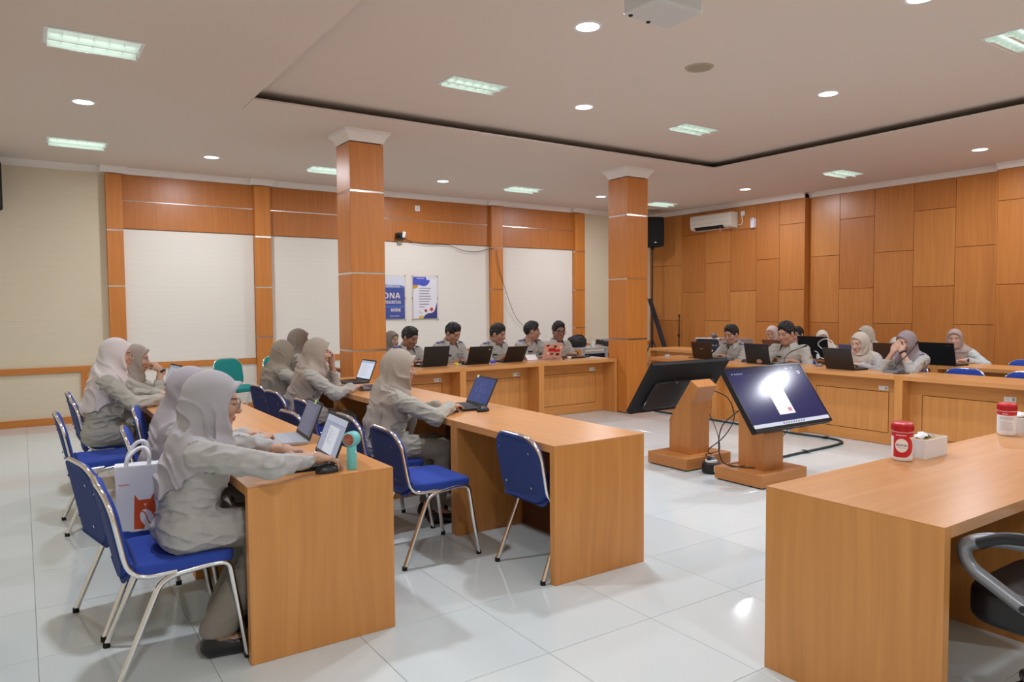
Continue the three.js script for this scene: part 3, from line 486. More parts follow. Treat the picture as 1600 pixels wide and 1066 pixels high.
laptop({ label: 'black laptop showing a white document, under the typing woman\'s hands', x: 1.06, z: -3.345, turn: -94, W: 0.335, D: 0.235, H: 0.22, open: 112, body: 0x26282d, keys: 0x0f1012, screen: scr(docScreen, 0.6), palm: -1, group: 'laptops of the left row' });
laptop({ label: 'silver laptop with dark screen and a green note on its rim', x: 1.17, z: -3.99, turn: -96, W: 0.33, D: 0.225, H: 0.215, open: 112, body: 0xaab0ba, cover: 0x3a3c42, keys: 0xb9bec8, screen: scr(darkScreen, 0.8), palm: 1, note: [0.02, 0xb7e58a], group: 'laptops of the left row' });
laptop({ label: 'thin laptop before the two far women of the left row', x: 1.0, z: -7.25, turn: -84, open: 108, body: 0x6d7076, cover: 0x2b2d30, screen: scr(lightScreen, 0.4), group: 'laptops of the left row' });
laptop({ label: 'black laptop with blue screen alone on the middle row', x: 2.615, z: -4.525, turn: -96, W: 0.34, D: 0.245, H: 0.225, open: 116, body: 0x26282d, screen: scr(blueScreen, 0.75), note: [-0.14, 0xe7dfa6], group: 'laptops of the middle row' });
laptop({ label: 'dark grey laptop partly hidden behind the khaki scarf woman', x: 2.6, z: -6.12, turn: -98, W: 0.34, D: 0.24, open: 116, body: 0x4a4d55, cover: 0x4a4d55, screen: scr(darkScreen, 0.9), group: 'laptops of the middle row' });
laptop({ label: 'laptop with white page on screen in front of the left column', x: 2.66, z: -6.72, turn: -88, W: 0.32, D: 0.23, open: 112, body: 0x33353a, cover: 0x33353a, screen: scr(lightScreen, 0.75), group: 'laptops of the middle row' });
const gb = 'laptops of the back row';
laptop({ label: 'black laptop before the leftmost man of the back row', x: 4.19, z: -8.0, turn: 183, W: 0.36, D: 0.25, H: 0.245, open: 104, body: 0x1b1d20, group: gb });
laptop({ label: 'black laptop with a small white mark on its lid', x: 4.79, z: -7.96, turn: 182, W: 0.35, D: 0.24, H: 0.235, open: 112, body: 0x17181b, lidMark: [[-0.13, 0.19, 0.014, 0.014, 0xe8e6d8]], group: gb });
laptop({ label: 'black laptop beside the folded white paper on the back row', x: 5.34, z: -7.97, turn: 184, W: 0.33, D: 0.23, H: 0.225, open: 118, body: 0x1c1a1a, group: gb });
laptop({ label: 'laptop with salmon lid covered in red stickers', x: 6.0, z: -8.0, turn: 181, W: 0.32, D: 0.22, H: 0.22, open: 106, body: 0xb9a39c, cover: 0xd3a595, lidMark: bag4, group: gb });
{
  const t = thing('closed_laptop', 'closed dark laptop in front of the man with glasses', 'laptop', [6.5, 0.75, -7.97], R(4)); const b = extr(rshape(0.34, 0.23, 0.012), 0.009, 0.003, 2); b.rotateX(-HP); part('base', at(b, 0, 0.0085, 0), std(0x2a2526, 0.4), t); const l = extr(rshape(0.34, 0.23, 0.012), 0.004, 0.002, 1); l.rotateX(-HP); part('lid', at(l, 0, 0.0195, 0), std(0x332b2c, 0.35), t);
}
const gr = 'laptops of the right front row', gq = 'laptops of the right rear row';
laptop({ label: 'brown laptop beside the dark rounded chair back', x: 7.78, z: -6.68, turn: 92, W: 0.33, D: 0.23, H: 0.225, open: 104, body: 0x2c211c, cover: 0x35251d, lidMark: [[0.0, 0.13, 0.06, 0.012, 0x8b7a6a]], group: gr });
laptop({ label: 'black laptop before the man in the middle of the right row', x: 7.66, z: -5.68, turn: 88, W: 0.36, D: 0.25, H: 0.245, open: 103, body: 0x1a1b1d, lidMark: [[-0.12, 0.2, 0.05, 0.01, 0x3c3d40]], group: gr });
laptop({ label: 'dark brown laptop before the cream scarf woman', x: 7.7, z: -4.62, turn: 86, W: 0.36, D: 0.25, H: 0.24, open: 108, body: 0x221d1c, cover: 0x2a2423, group: gr });
laptop({ label: 'large black screen behind the coiled white cable', x: 9.06, z: -5.83, turn: 88, W: 0.46, D: 0.27, H: 0.29, open: 100, body: 0x15171a, group: gq });
laptop({ label: 'violet grey laptop lid just left of the cream scarf woman', x: 9.1, z: -5.32, turn: 90, W: 0.34, D: 0.23, H: 0.2, open: 106, body: 0x6a6680, cover: 0x6d6884, group: gq });
laptop({ label: 'brown laptop with white edge behind the mauve scarf woman', x: 9.1, z: -4.83, turn: 90, W: 0.38, D: 0.24, H: 0.235, open: 103, body: 0xcac6c0, cover: 0x5a3d2a, group: gq });
laptop({ label: 'large black laptop of the woman at the far right', x: 9.12, z: -4.24, turn: 86, W: 0.42, D: 0.27, H: 0.265, open: 104, body: 0x131416, lidMark: [[-0.14, 0.235, 0.06, 0.01, 0x36373a]], group: gq });
laptop({ label: 'reddish brown laptop lid before the pink scarf woman', x: 9.1, z: -6.52, turn: 90, W: 0.33, D: 0.22, H: 0.22, open: 104, body: 0x6b4634, cover: 0x8a5a43, group: gq });
laptop({ label: 'pale pink laptop lid right of the man in the right row', x: 9.1, z: -7.02, turn: 90, W: 0.33, D: 0.22, H: 0.22, open: 102, body: 0xa88f8d, cover: 0xb59b99, group: gq });
// ---------- small things on the desks ----------
function mouse(label, x, z, turn, color, top) {
  const t = thing('computer_mouse', label, 'mouse', [x, 0.75, z], R(turn), 'computer mice');
  const g = new THREE.SphereGeometry(1, 20, 14); { const p = g.attributes.position; for (let i = 0; i < p.count; i++) p.setY(i, Math.max(p.getY(i), -0.12)); } g.scale(0.031, 0.034, 0.054); g.computeVertexNormals(); part('body', at(g, 0, 0.0042, 0), std(color, 0.35), t);
  part('wheel', at(cyl(0.007, 0.007, 0.006, 12), 0, 0.0335, -0.026, 0, 0, HP), M.black, t);
  part('button_seam', at(new THREE.BoxGeometry(0.0012, 0.002, 0.03), 0, 0.0345, -0.014), top || M.black, t);
}
mouse('small dark mouse under the front woman\'s right hand', 1.11, -3.115, -90, 0x25262b);
mouse('dark mouse beside the silver laptop', 1.02, -3.845, -90, 0x22242b);
mouse('black mouse beside the blue screened laptop', 2.66, -4.29, -80, 0x15171b);
mouse('yellow and black mouse on the back row', 4.53, -7.93, 170, 0xd9c22e);
mouse('shiny blue mouse on the back row', 5.07, -7.93, 175, 0x3a45c8);
mouse('white and grey mouse at the far end of the right row', 7.6, -7.27, 80, 0xb9b6b4);
mouse('grey mouse under the cream scarf woman\'s hand', 7.79, -5.02, 90, 0x77777c);
mouse('dark mouse left of the middle man\'s laptop', 7.66, -5.99, 90, 0x2a1d1a);
function phone(label, x, z, turn, color, tilt = 0) { const t = thing('smartphone', label, 'phone', [x, 0.75, z], R(turn), 'smartphones'); const b = extr(rshape(0.074, 0.155, 0.01), 0.005, 0.0015, 2); b.rotateX(-HP); part('body', at(b, 0, 0.0045, 0), std(color, 0.35), t); part('screen', at(new THREE.BoxGeometry(0.068, 0.0006, 0.147), 0, 0.0087, 0), M.blackgloss, t); void tilt; return t; }
phone('dark phone beside the khaki scarf woman\'s hand', 2.56, -4.8, 40, 0x2b2c30);
phone('dark phone between the laptops of the middle row', 2.52, -6.42, 70, 0x2a1d1d);
phone('white phone lying by the pale pink scarf woman', 0.93, -6.42, 60, 0xe9dfe0);
phone('dark phone lying beside the grey microphone base', 7.62, -3.97, 70, 0x3a2530);
phone('dark phone on the far end of the right front row', 7.8, -6.95, 75, 0x2b2b2e);
{ // turquoise hand fan standing on the desk
  const t = thing('hand_fan', 'turquoise portable fan standing on the near corner of the left row', 'fan', [1.225, 0.75, -3.112], R(35)); const m = std(0x6fc4c4, 0.4), o = std(0xd9785c, 0.5);
  part('handle', lathe([[0, 0], [0.0215, 0], [0.023, 0.003], [0.0225, 0.06], [0.0215, 0.112], [0, 0.112]], 28), m, t);
  part('head_shell', at(lathe([[0.026, -0.026], [0.0335, -0.024], [0.0345, 0], [0.0335, 0.024], [0.026, 0.026]], 32), 0, 0.138, 0, 0, 0, HP), m, t);
  for (const s of [-1, 1]) { const g = []; for (let k = 0; k < 4; k++) g.push(at(new THREE.TorusGeometry(0.007 + k * 0.0065, 0.0012, 6, 24), 0, 0, 0, 0, HP, 0)); for (let k = 0; k < 6; k++) g.push(at(new THREE.BoxGeometry(0.0015, 0.054, 0.0015), 0, 0, 0, k * PI / 6)); part('grille', at(join(g), s * 0.0255, 0.138, 0), o, t); }
  part('blades', at(join([0, 1, 2].map(k => at(new THREE.BoxGeometry(0.002, 0.024, 0.012), 0, 0.013, 0, 0, 0.5, 0).rotateX(k * 2 * PI / 3))), 0, 0.138, 0), o, t);
  part('button', at(cyl(0.005, 0.005, 0.003, 12), 0, 0.08, 0.0225, HP), M.white, t);
}
// wipe tubs and tissue boxes on the near right desk
const tubTex = (front) => canvasTex(1024, 372, (c, w, h) => {
  c.fillStyle = '#f1f1f4'; c.fillRect(0, 0, w, h); c.fillStyle = '#c81d2a'; c.fillRect(0, 0, w, 66); c.fillStyle = '#ffffff'; c.font = 'bold 26px sans-serif';
  const cx = w * 0.5;
  if (front) {
    c.fillText('antibacterial', cx - 130, 48); c.fillStyle = '#cf2430'; c.beginPath(); c.ellipse(cx - 10, 205, 165, 160, 0, 0, 7); c.fill(); c.fillRect(cx - 175, 66, 150, 300); c.fillStyle = '#f6f3f2'; c.beginPath(); c.arc(cx - 40, 190, 100, 0, 7); c.fill(); c.fillStyle = '#4b2a68'; c.font = 'bold 50px sans-serif'; c.textAlign = 'center'; c.fillText('Wetties', cx - 38, 202, 180); c.font = '16px sans-serif'; c.fillText('WIPES FOR HANDS', cx - 38, 230, 140); c.textAlign = 'left'; c.strokeStyle = '#8a9ad2'; c.lineWidth = 5; c.beginPath(); c.arc(cx + 180, 320, 24, 0, 7); c.stroke(); c.fillStyle = '#b9c0e2'; c.fillRect(cx + 160, 95, 28, 32);
  } else { c.fillText('Wetties', cx - 100, 48); c.fillStyle = '#9aa0bd'; for (let i = 0; i < 4; i++) c.fillRect(cx - 160, 95 + i * 13, 280 - (i * 47) % 70, 5); c.fillStyle = '#8a8fae'; for (let i = 0; i < 10; i++) c.fillRect(cx - 160 + (i % 3) * 16, 175 + i * 16, 210 + (i * 83) % 80, 4); }
});
function tub(label, x, z, turn, front) {
  const t = thing('wipe_tub', label, 'tub', [x, 0.75, z], R(turn), 'wipe tubs'); const s = 1, tex = tubTex(front); void s;
  const el = g => { g.scale(1, 1, 0.8); g.computeVertexNormals(); return g; };
  part('body', el(lathe([[0, 0], [0.05, 0], [0.0555, 0.004], [0.057, 0.012], [0.057, 0.135], [0.054, 0.14], [0, 0.14]], 36)), std(0xf1f1f4, 0.4), t);
  const lb = new THREE.CylinderGeometry(0.0576, 0.0576, 0.118, 48, 1, true, PI / 2 + 0.0, 2 * PI); part('printed_label', el(at(lb, 0, 0.076, 0)), std(0xffffff, 0.4, 0, { map: tex }), t);
  part('lid', el(lathe([[0.0575, 0.138], [0.0585, 0.14], [0.0585, 0.165], [0.0575, 0.172], [0.053, 0.176], [0.04, 0.1765], [0.038, 0.179], [0, 0.179]], 36)), std(0xc61c28, 0.32), t);
  part('lid_ribs', el(join(Array.from({ length: 36 }, (_, k) => at(new THREE.BoxGeometry(0.0012, 0.02, 0.003), 0, 0, 0.0588).rotateY(k / 36 * 2 * PI).translate(0, 0.153, 0)))), std(0xc61c28, 0.32), t);
}
tub('red and white wipe tub with a round red emblem, nearer one', 3.42, -1.77, 36, true);
tub('red and white wipe tub with printed text, farther one at the right', 4.53, -1.77, 28, false);
const foldTissue = (k) => { const g = new THREE.PlaneGeometry(0.12, 0.1, 14, 12), p = g.attributes.position; for (let i = 0; i < p.count; i++) { const u = p.getX(i) / 0.12, v = p.getY(i) / 0.1; p.setXYZ(i, u * 0.09 + 0.012 * Math.sin(v * 5 + k), 0.004 + 0.026 * (1 - u * u * 3.2) * (0.6 + 0.4 * Math.cos(v * 3)) + 0.006 * noise2(u * 5 + k, v * 5), v * 0.055 + 0.008 * Math.sin(u * 9 + k)); } g.computeVertexNormals(); return g; };
function tissueBox(label, x, z, turn) {
  const t = thing('tissue_box', label, 'box', [x, 0.75, z], R(turn), 'tissue boxes'); const w = 0.215, d = 0.12, h = 0.088;
  const s = rshape(w, d, 0.012), o = rshape(w - 0.01, d - 0.01, 0.008); s.holes.push(new THREE.Path(o.getPoints(6))); const g = new THREE.ExtrudeGeometry(s, { depth: h, bevelEnabled: false, curveSegments: 6 }); g.rotateX(-HP); part('box_wall', g, std(0xeeedf2, 0.4), t);
  const l = rshape(w - 0.012, d - 0.012, 0.008), sl = new THREE.Path(); sl.absellipse(0, 0, 0.06, 0.018, 0, 2 * PI); l.holes.push(sl); const lg = new THREE.ExtrudeGeometry(l, { depth: 0.005, bevelEnabled: false }); lg.rotateX(-HP); part('wooden_lid', at(lg, 0, h - 0.007, 0), std(0xb59a63, 0.6), t);
  part('bottom', cb(-w / 2 + 0.006, w / 2 - 0.006, 0.0, 0.004, -d / 2 + 0.006, d / 2 - 0.006, 0.001), M.white, t);
  part('tissue', at(foldTissue(x), -0.015, h - 0.006, 0), std(0xf4f4f8, 0.95, 0, { side: THREE.DoubleSide }), t);
}
tissueBox('white tissue box with wooden lid beside the nearer wipe tub', 3.615, -1.765, 0);
tissueBox('white tissue box with wooden lid beside the farther wipe tub', 4.725, -1.765, 0);
// microphones with grey bases on the right front row
function deskMic(label, x, z, turn, pts) {
  const t = thing('desk_microphone', label, 'microphone', [x, 0.75, z], R(turn), 'gooseneck microphones'); const m = std(0x6c7078, 0.4, 0.2);
  const p = new THREE.Shape(); p.moveTo(-0.08, 0); p.lineTo(0.08, 0); p.lineTo(0.08, 0.018); p.lineTo(0.05, 0.045); p.lineTo(-0.07, 0.032); p.closePath(); const g = new THREE.ExtrudeGeometry(p, { depth: 0.15, bevelEnabled: true, bevelSize: 0.004, bevelThickness: 0.004, bevelSegments: 2, bevelOffset: -0.004 }); g.translate(0, 0, -0.075); part('base', g, m, t);
  part('speaker_grille', at(cbox(0.08, 0.003, 0.1, 0.001), -0.03, 0.037, 0, 0, 0, 0.108), M.darkgrey, t);
  part('key', at(cyl(0.008, 0.008, 0.005, 12), 0.058, 0.037, 0.045), std(0xd8dade, 0.3), t);
  part('gooseneck', pipe(smooth(pts, 30), 0.0045, 0, 8), M.black, t);
  const e = pts[pts.length - 1], d = pts[pts.length - 2], dir = new THREE.Vector3(e[0] - d[0], e[1] - d[1], e[2] - d[2]).normalize(), h = cyl(0.01, 0.009, 0.05, 14); h.applyQuaternion(new THREE.Quaternion().setFromUnitVectors(new THREE.Vector3(0, 1, 0), dir)); part('capsule', h.translate(e[0] + dir.x * 0.02, e[1] + dir.y * 0.02, e[2] + dir.z * 0.02), M.blackmatt, t);
}
deskMic('grey microphone base whose dark neck bends right, before the middle man', 7.55, -5.33, 0, [[0.0, 0.04, 0.0], [0.02, 0.1, 0.0], [0.03, 0.16, 0.06], [0.04, 0.2, 0.14], [0.06, 0.235, 0.22]]);
deskMic('grey microphone base before the man with shoulder badges', 7.72, -6.33, 0, [[0.0, 0.04, 0.0], [0.03, 0.09, -0.02], [0.07, 0.13, -0.04], [0.1, 0.15, -0.05]]);
deskMic('grey microphone base whose neck rises to the mauve scarf woman', 7.68, -4.08, 0, [[0.0, 0.04, 0.0], [0.05, 0.1, 0.02], [0.16, 0.2, 0.07], [0.22, 0.27, 0.1], [0.26, 0.3, 0.1]]);
{ // papers and pens on the back row
  const t = thing('folded_paper', 'folded white paper standing like a tent on the back row', 'paper', [5.72, 0.75, -8.0], R(10));
  for (const s of [-1, 1]) part('flap', at(new THREE.BoxGeometry(0.2, 0.085, 0.0012), 0, 0.039, s * 0.028, s * -0.62), M.paper, t);
  const n = thing('notebook', 'white notebook under the writing man\'s hand', 'notebook', [4.6, 0.75, -8.06], R(-8)); part('pages', at(cbox(0.15, 0.009, 0.2, 0.001), 0, 0.0055, 0), M.paper, n); part('cover', at(cbox(0.155, 0.001, 0.205, 0.0003), 0, 0.0007, 0), M.navy, n);
  const f = thing('paper_sheet', 'papers lying flat beside the right column', 'paper', [6.7, 0.75, -7.86], R(14)); part('sheet', at(cbox(0.21, 0.003, 0.14, 0.0005), 0, 0.0017, 0), M.paper, f); part('sheet', at(cbox(0.18, 0.002, 0.14, 0.0005), -0.03, 0.0043, 0.01, 0, 0.2, 0), std(0xcfd0d4, 0.8), f);
  const b = thing('key_bundle', 'small dark keys beside the salmon laptop', 'keys', [6.17, 0.75, -7.83], 0.3); part('fob', at(cbox(0.04, 0.014, 0.03, 0.004), 0, 0.0075, 0), M.black, b); part('ring', at(new THREE.TorusGeometry(0.014, 0.0016, 6, 20), 0.03, 0.0025, 0, HP), M.chrome, b); part('key_blade', at(cbox(0.045, 0.002, 0.008, 0.0005), 0.055, 0.0015, 0.006, 0, 0.4, 0), M.steel, b);
  const c = thing('cup', 'small white cup near the salmon laptop', 'cup', [6.3, 0.75, -7.87]); part('bowl', lathe([[0, 0.002], [0.02, 0], [0.026, 0.006], [0.033, 0.03], [0.035, 0.032], [0.0335, 0.033], [0.025, 0.008], [0, 0.006]], 24), M.white, c);
}
{ // white cable coil and charger behind the middle man
  const t = thing('charging_cable', 'white looped cable with plug hanging over the dark screen', 'cable', [8.82, 0.75, -5.6]);
  part('cord', pipe(smooth([[0.12, 0.02, 0.3], [0.1, 0.06, 0.12], [0.06, 0.1, -0.02], [0.02, 0.2, -0.12], [0, 0.27, -0.02], [-0.02, 0.25, 0.1], [-0.03, 0.14, 0.15], [-0.03, 0.04, 0.08], [0.0, 0.012, -0.02], [0.03, 0.03, -0.1], [0.05, 0.09, -0.15], [0.07, 0.1, -0.2]], 60), 0.006, 0, 8), M.white, t);
  part('plug', at(cbox(0.03, 0.06, 0.035, 0.006), -0.01, 0.035, -0.1), M.white, t);
}
// ---------- paper bag on the chair ----------
const bagTex = canvasTex(512, 768, (c, w, h) => {
  c.fillStyle = '#dfe2f0'; c.fillRect(0, 0, w, h); c.fillStyle = '#c4453f'; c.font = 'bold 30px sans-serif'; c.fillText('TOMORO', 26, 220);
  c.fillStyle = '#d2501c'; c.beginPath(); c.moveTo(215, 330); c.lineTo(265, 400); c.lineTo(400, 400); c.lineTo(448, 330); c.lineTo(460, 748); c.lineTo(200, 748); c.closePath(); c.fill();
  c.fillStyle = '#f3e3dc'; c.beginPath(); c.moveTo(320, 452); c.lineTo(352, 452); c.lineTo(336, 482); c.closePath(); c.fill();
  c.save(); c.translate(352, 622); c.rotate(-0.42); c.fillStyle = '#e6e6f0'; c.beginPath(); c.ellipse(0, 0, 74, 108, 0, 0, 7); c.fill(); c.strokeStyle = '#d2501c'; c.lineWidth = 14; c.beginPath(); c.moveTo(-22, -104); c.bezierCurveTo(40, -40, -40, 40, 22, 104); c.stroke(); c.restore(); c.fillStyle = '#e6e6f0'; c.beginPath(); c.moveTo(330, 700); c.lineTo(385, 700); c.lineTo(400, 760); c.lineTo(310, 760); c.closePath(); c.fill();
});
{
  const t = thing('paper_bag', 'white carrier bag with an orange emblem standing on the chair', 'bag', [0.425, 0.464, -3.735], R(-8)); const w = 0.185, h = 0.3, d = 0.11, bm = std(0xdfe2f0, 0.7);
  const body = new THREE.BoxGeometry(w, h, d, 8, 10, 6); { const p = body.attributes.position; for (let i = 0; i < p.count; i++) { const y = p.getY(i) / h + 0.5; const x = p.getX(i), z = p.getZ(i); p.setX(i, x * (1 + 0.03 * Math.sin(y * 7))); p.setZ(i, z * (1 - 0.25 * y) + 0.004 * noise3(x * 14, y * 4, z * 14)); } body.computeVertexNormals(); }
  part('body', at(body, 0, h / 2, 0), bm, t);
  const fg = new THREE.PlaneGeometry(w - 0.004, h - 0.004, 8, 10); { const p = fg.attributes.position; for (let i = 0; i < p.count; i++) { const y = p.getY(i) / h + 0.5, x = p.getX(i); p.setX(i, x * (1 + 0.03 * Math.sin(y * 7))); p.setZ(i, d / 2 * (1 - 0.25 * y) + 0.004 * noise3(x * 14, y * 4, d / 2 * 14) + 0.0012); } fg.computeVertexNormals(); }
  part('printed_front', at(fg, 0, h / 2, 0), std(0xffffff, 0.65, 0, { map: bagTex }), t);
  part('top_band', at(cbox(w + 0.002, 0.014, d * 0.78, 0.002), 0, h - 0.004, 0), std(0xe9ebf5, 0.7), t);
  for (const s of [-1, 1]) part('handle', pipe(smooth([[-0.045, h - 0.03, s * 0.036], [-0.04, h + 0.03, s * 0.038], [0.0, h + 0.085 - s * 0.012, s * 0.02], [0.03, h + 0.09 - s * 0.012, s * 0.02], [0.05, h + 0.05, s * 0.036], [0.045, h - 0.03, s * 0.036]], 28), 0.009, 0, 8, 0.3), std(0xeef0f8, 0.7), t);
}
// ---------- things on and along the walls ----------
const poster1 = canvasTex(384, 640, (c, w, h) => { c.fillStyle = '#dfe6f4'; c.fillRect(0, 0, w, h); c.fillStyle = '#5c83c8'; c.beginPath(); c.moveTo(0, 60); c.bezierCurveTo(120, 190, 250, 90, w, 150); c.lineTo(w, h); c.lineTo(0, h); c.fill(); c.fillStyle = '#3559a8'; c.fillRect(0, 170, w, h); c.fillStyle = '#4a76c0'; c.fillRect(0, 440, w, 30); c.fillStyle = '#f3e6dc'; c.textAlign = 'right'; c.font = 'bold 40px sans-serif'; c.fillText('MEMASUKI', 310, 165); c.font = 'bold 118px sans-serif'; c.fillText('ZONA', 316, 330); c.font = 'bold 66px sans-serif'; c.fillText('INTEGRITAS', 326, 410, 300); c.font = 'bold 70px sans-serif'; c.fillText('WBK', 322, 530); c.font = 'italic bold 26px sans-serif'; c.fillText('Jawa Timur', 300, 604); });
const poster2 = canvasTex(384, 640, (c, w, h) => {
  c.fillStyle = '#eef0f8'; c.fillRect(0, 0, w, h); c.fillStyle = '#3f5fd0'; c.beginPath(); c.moveTo(0, 0); c.lineTo(210, 0); c.lineTo(215, 42); c.lineTo(270, 45); c.bezierCurveTo(250, 150, 170, 150, 110, 130); c.bezierCurveTo(60, 110, 30, 140, 0, 130); c.fill(); c.fillStyle = '#d7a23c'; c.beginPath(); c.moveTo(0, 130); c.bezierCurveTo(40, 120, 90, 120, 85, 140); c.bezierCurveTo(60, 180, 20, 185, 0, 180); c.fill();
  c.fillStyle = '#24428c'; c.beginPath(); c.moveTo(w, 390); c.bezierCurveTo(350, 460, 370, 560, 250, 560); c.bezierCurveTo(180, 570, 170, 620, 150, h); c.lineTo(w, h); c.fill(); c.fillStyle = '#e2cf63'; c.beginPath(); c.moveTo(165, 600); c.bezierCurveTo(120, 580, 90, 600, 80, h); c.lineTo(150, h); c.fill();
  c.fillStyle = '#7d839c'; for (let i = 0; i < 8; i++) c.fillRect(95, 168 + i * 41, [190, 170, 160, 185, 190, 165, 155, 85][i], 12); c.fillStyle = '#cf3f48'; c.beginPath(); c.arc(292, 500, 28, 0, 7); c.fill(); c.fillStyle = '#a8403c'; c.fillRect(180, 500, 40, 40); c.strokeStyle = '#8c90a2'; c.lineWidth = 6; c.beginPath(); c.arc(120, 535, 22, 0.5, 4); c.stroke(); c.fillStyle = '#c4c8dd'; c.fillRect(60, 16, 120, 14); c.fillRect(228, 14, 130, 8);
});
function poster(label, x, y, w, h, tex) {
  const t = thing('wall_poster', label, 'poster', [x, y, -10.985], 0, 'acrylic framed posters'); part('print', at(new THREE.BoxGeometry(w, h, 0.003), 0, 0, 0.016), [M.white, M.white, M.white, M.white, std(0xffffff, 0.3, 0, { map: tex }), M.white], t);
  part('acrylic_sheet', at(cbox(w + 0.05, h + 0.06, 0.004, 0.001), 0, 0, 0.021), new THREE.MeshPhysicalMaterial({ color: 0xffffff, roughness: 0.05, transmission: 1, thickness: 0 }), t);
  for (const sx of [-1, 1]) for (const sy of [-1, 0, 1]) part('standoff', at(cyl(0.009, 0.009, 0.03, 14), sx * (w / 2 + 0.012), sy * (h / 2 + 0.018), 0.013, HP), M.steel, t);
}
poster('blue poster with large white words, cut by the left column', 5.06, 1.64, 0.46, 0.7, poster1);
poster('white poster with blue and yellow corners on the back wall', 5.67, 1.64, 0.45, 0.7, poster2);
{ // small camera on a shelf of the back wall with its wire
  const t = thing('wall_camera', 'small black camera with white panel above the posters', 'camera', [5.2, 2.62, -10.94]);
  part('shelf', cb(-0.08, 0.08, -0.012, 0, -0.03, 0.06, 0.002), M.black, t); part('body', at(cbox(0.1, 0.08, 0.07, 0.012), -0.02, 0.045, 0.02), M.black, t); part('lens', at(cyl(0.024, 0.026, 0.04, 20), -0.03, 0.045, 0.07, HP), M.blackgloss, t); part('panel', at(cbox(0.05, 0.1, 0.012, 0.003), 0.055, 0.055, 0.045, 0, -0.4, -0.25), M.white, t); part('tray_box', cb(-0.03, 0.05, -0.11, -0.015, -0.035, -0.02, 0.002), std(0x9a8a70, 0.8), t);
  const w = thing('wall_wire', 'thin dark wire drooping along the back wall below the camera', 'wire', [0, 0, 0]);
  part('wire', pipe(smooth([[5.26, 2.63, -10.93], [5.45, 2.56, -10.945], [5.75, 2.54, -10.94], [6.1, 2.545, -10.945], [6.4, 2.46, -10.93], [6.7, 2.45, -10.93], [6.9, 2.5, -10.93], [7.0, 2.52, -10.88]], 50), 0.005, 0, 6), M.black, w);
  part('wire', pipe(smooth([[7.05, 2.5, -10.88], [7.1, 2.2, -10.88], [7.25, 1.8, -10.9], [7.5, 1.3, -10.94], [7.7, 1.1, -10.95], [7.95, 0.8, -10.94], [8.1, 0.3, -10.93]], 40), 0.004, 0, 6), M.black, w);
  const p = thing('wall_plate', 'small white square plate high on the back wall panels', 'plate', [5.54, 3.13, -10.965]); part('plate', at(extr(rshape(0.09, 0.09, 0.008), 0.006, 0.002), 0, 0, 0.006), M.white, p); part('insert', at(cbox(0.05, 0.05, 0.004, 0.001), 0, 0, 0.012), std(0xdcdcdc, 0.5), p);
}
{ // air conditioner
  const t = thing('air_conditioner', 'white wall mounted air conditioner on the right wall', 'air conditioner', [10.968, 2.9, -9.23], -HP); // local +z into the room
  const pr = new THREE.Shape(); pr.moveTo(0, 0.29); pr.lineTo(-0.17, 0.29); pr.quadraticCurveTo(-0.21, 0.28, -0.21, 0.22); pr.lineTo(-0.205, 0.09); pr.quadraticCurveTo(-0.19, 0.02, -0.12, 0.01); pr.lineTo(0, 0); pr.closePath();
  const w = 0.95, g = new THREE.ExtrudeGeometry(pr, { depth: w, bevelEnabled: true, bevelSize: 0.008, bevelThickness: 0.008, bevelOffset: -0.008, bevelSegments: 2 }); g.translate(0, 0, -w / 2); g.rotateY(HP); const am = std(0xd8d2c6, 0.4); part('body', g, am, t);
  part('outlet_slot', at(cbox(w * 0.72, 0.012, 0.075, 0.002), -0.04, 0.035, 0.172, -0.75), M.blackmatt, t);
  for (let k = 0; k < 3; k++) part('louvre', at(cbox(w * 0.7, 0.003, 0.02, 0.001), -0.04, 0.026 + k * 0.014, 0.165 + k * 0.013, -0.7), std(0x8d8a84, 0.5), t);
  part('front_seam', cb(-w / 2 + 0.01, w / 2 - 0.01, 0.205, 0.209, 0.2085, 0.2115, 0.0008), M.grey, t); part('front_seam', cb(-w / 2 + 0.01, w / 2 - 0.01, 0.115, 0.118, 0.206, 0.2095, 0.0008), M.grey, t);
  part('ribbon', at(cbox(0.02, 0.09, 0.002, 0.0008), 0.22, -0.03, 0.17, 0, 0, 0.15), std(0xe07a86, 0.7), t);
  const s = thing('wall_socket', 'white socket with a cable beside the air conditioner', 'socket', [10.968, 3.15, -8.63], -HP); part('plate', at(extr(rshape(0.085, 0.085, 0.008), 0.012, 0.002), 0, 0, 0.008), M.white, s); part('plug', at(cyl(0.02, 0.02, 0.03, 16), 0, -0.01, 0.028, HP), M.white, s); part('cord', pipe(smooth([[0, -0.02, 0.03], [0.0, -0.09, 0.035], [0.01, -0.16, 0.03], [-0.03, -0.205, 0.03], [-0.1, -0.2, 0.03]], 20), 0.006, 0, 8), M.white, s);
  const d = thing('air_freshener', 'white upright air freshener right of the air conditioner', 'air freshener', [10.968, 2.86, -8.38], -HP); part('body', at(extr(rshape(0.075, 0.18, 0.02), 0.06, 0.012, 3), 0, 0.09, 0.035), std(0xe3e0ea, 0.35), d); part('nozzle', at(cyl(0.012, 0.012, 0.01, 14), 0, 0.15, 0.072, HP), M.grey, d);
}
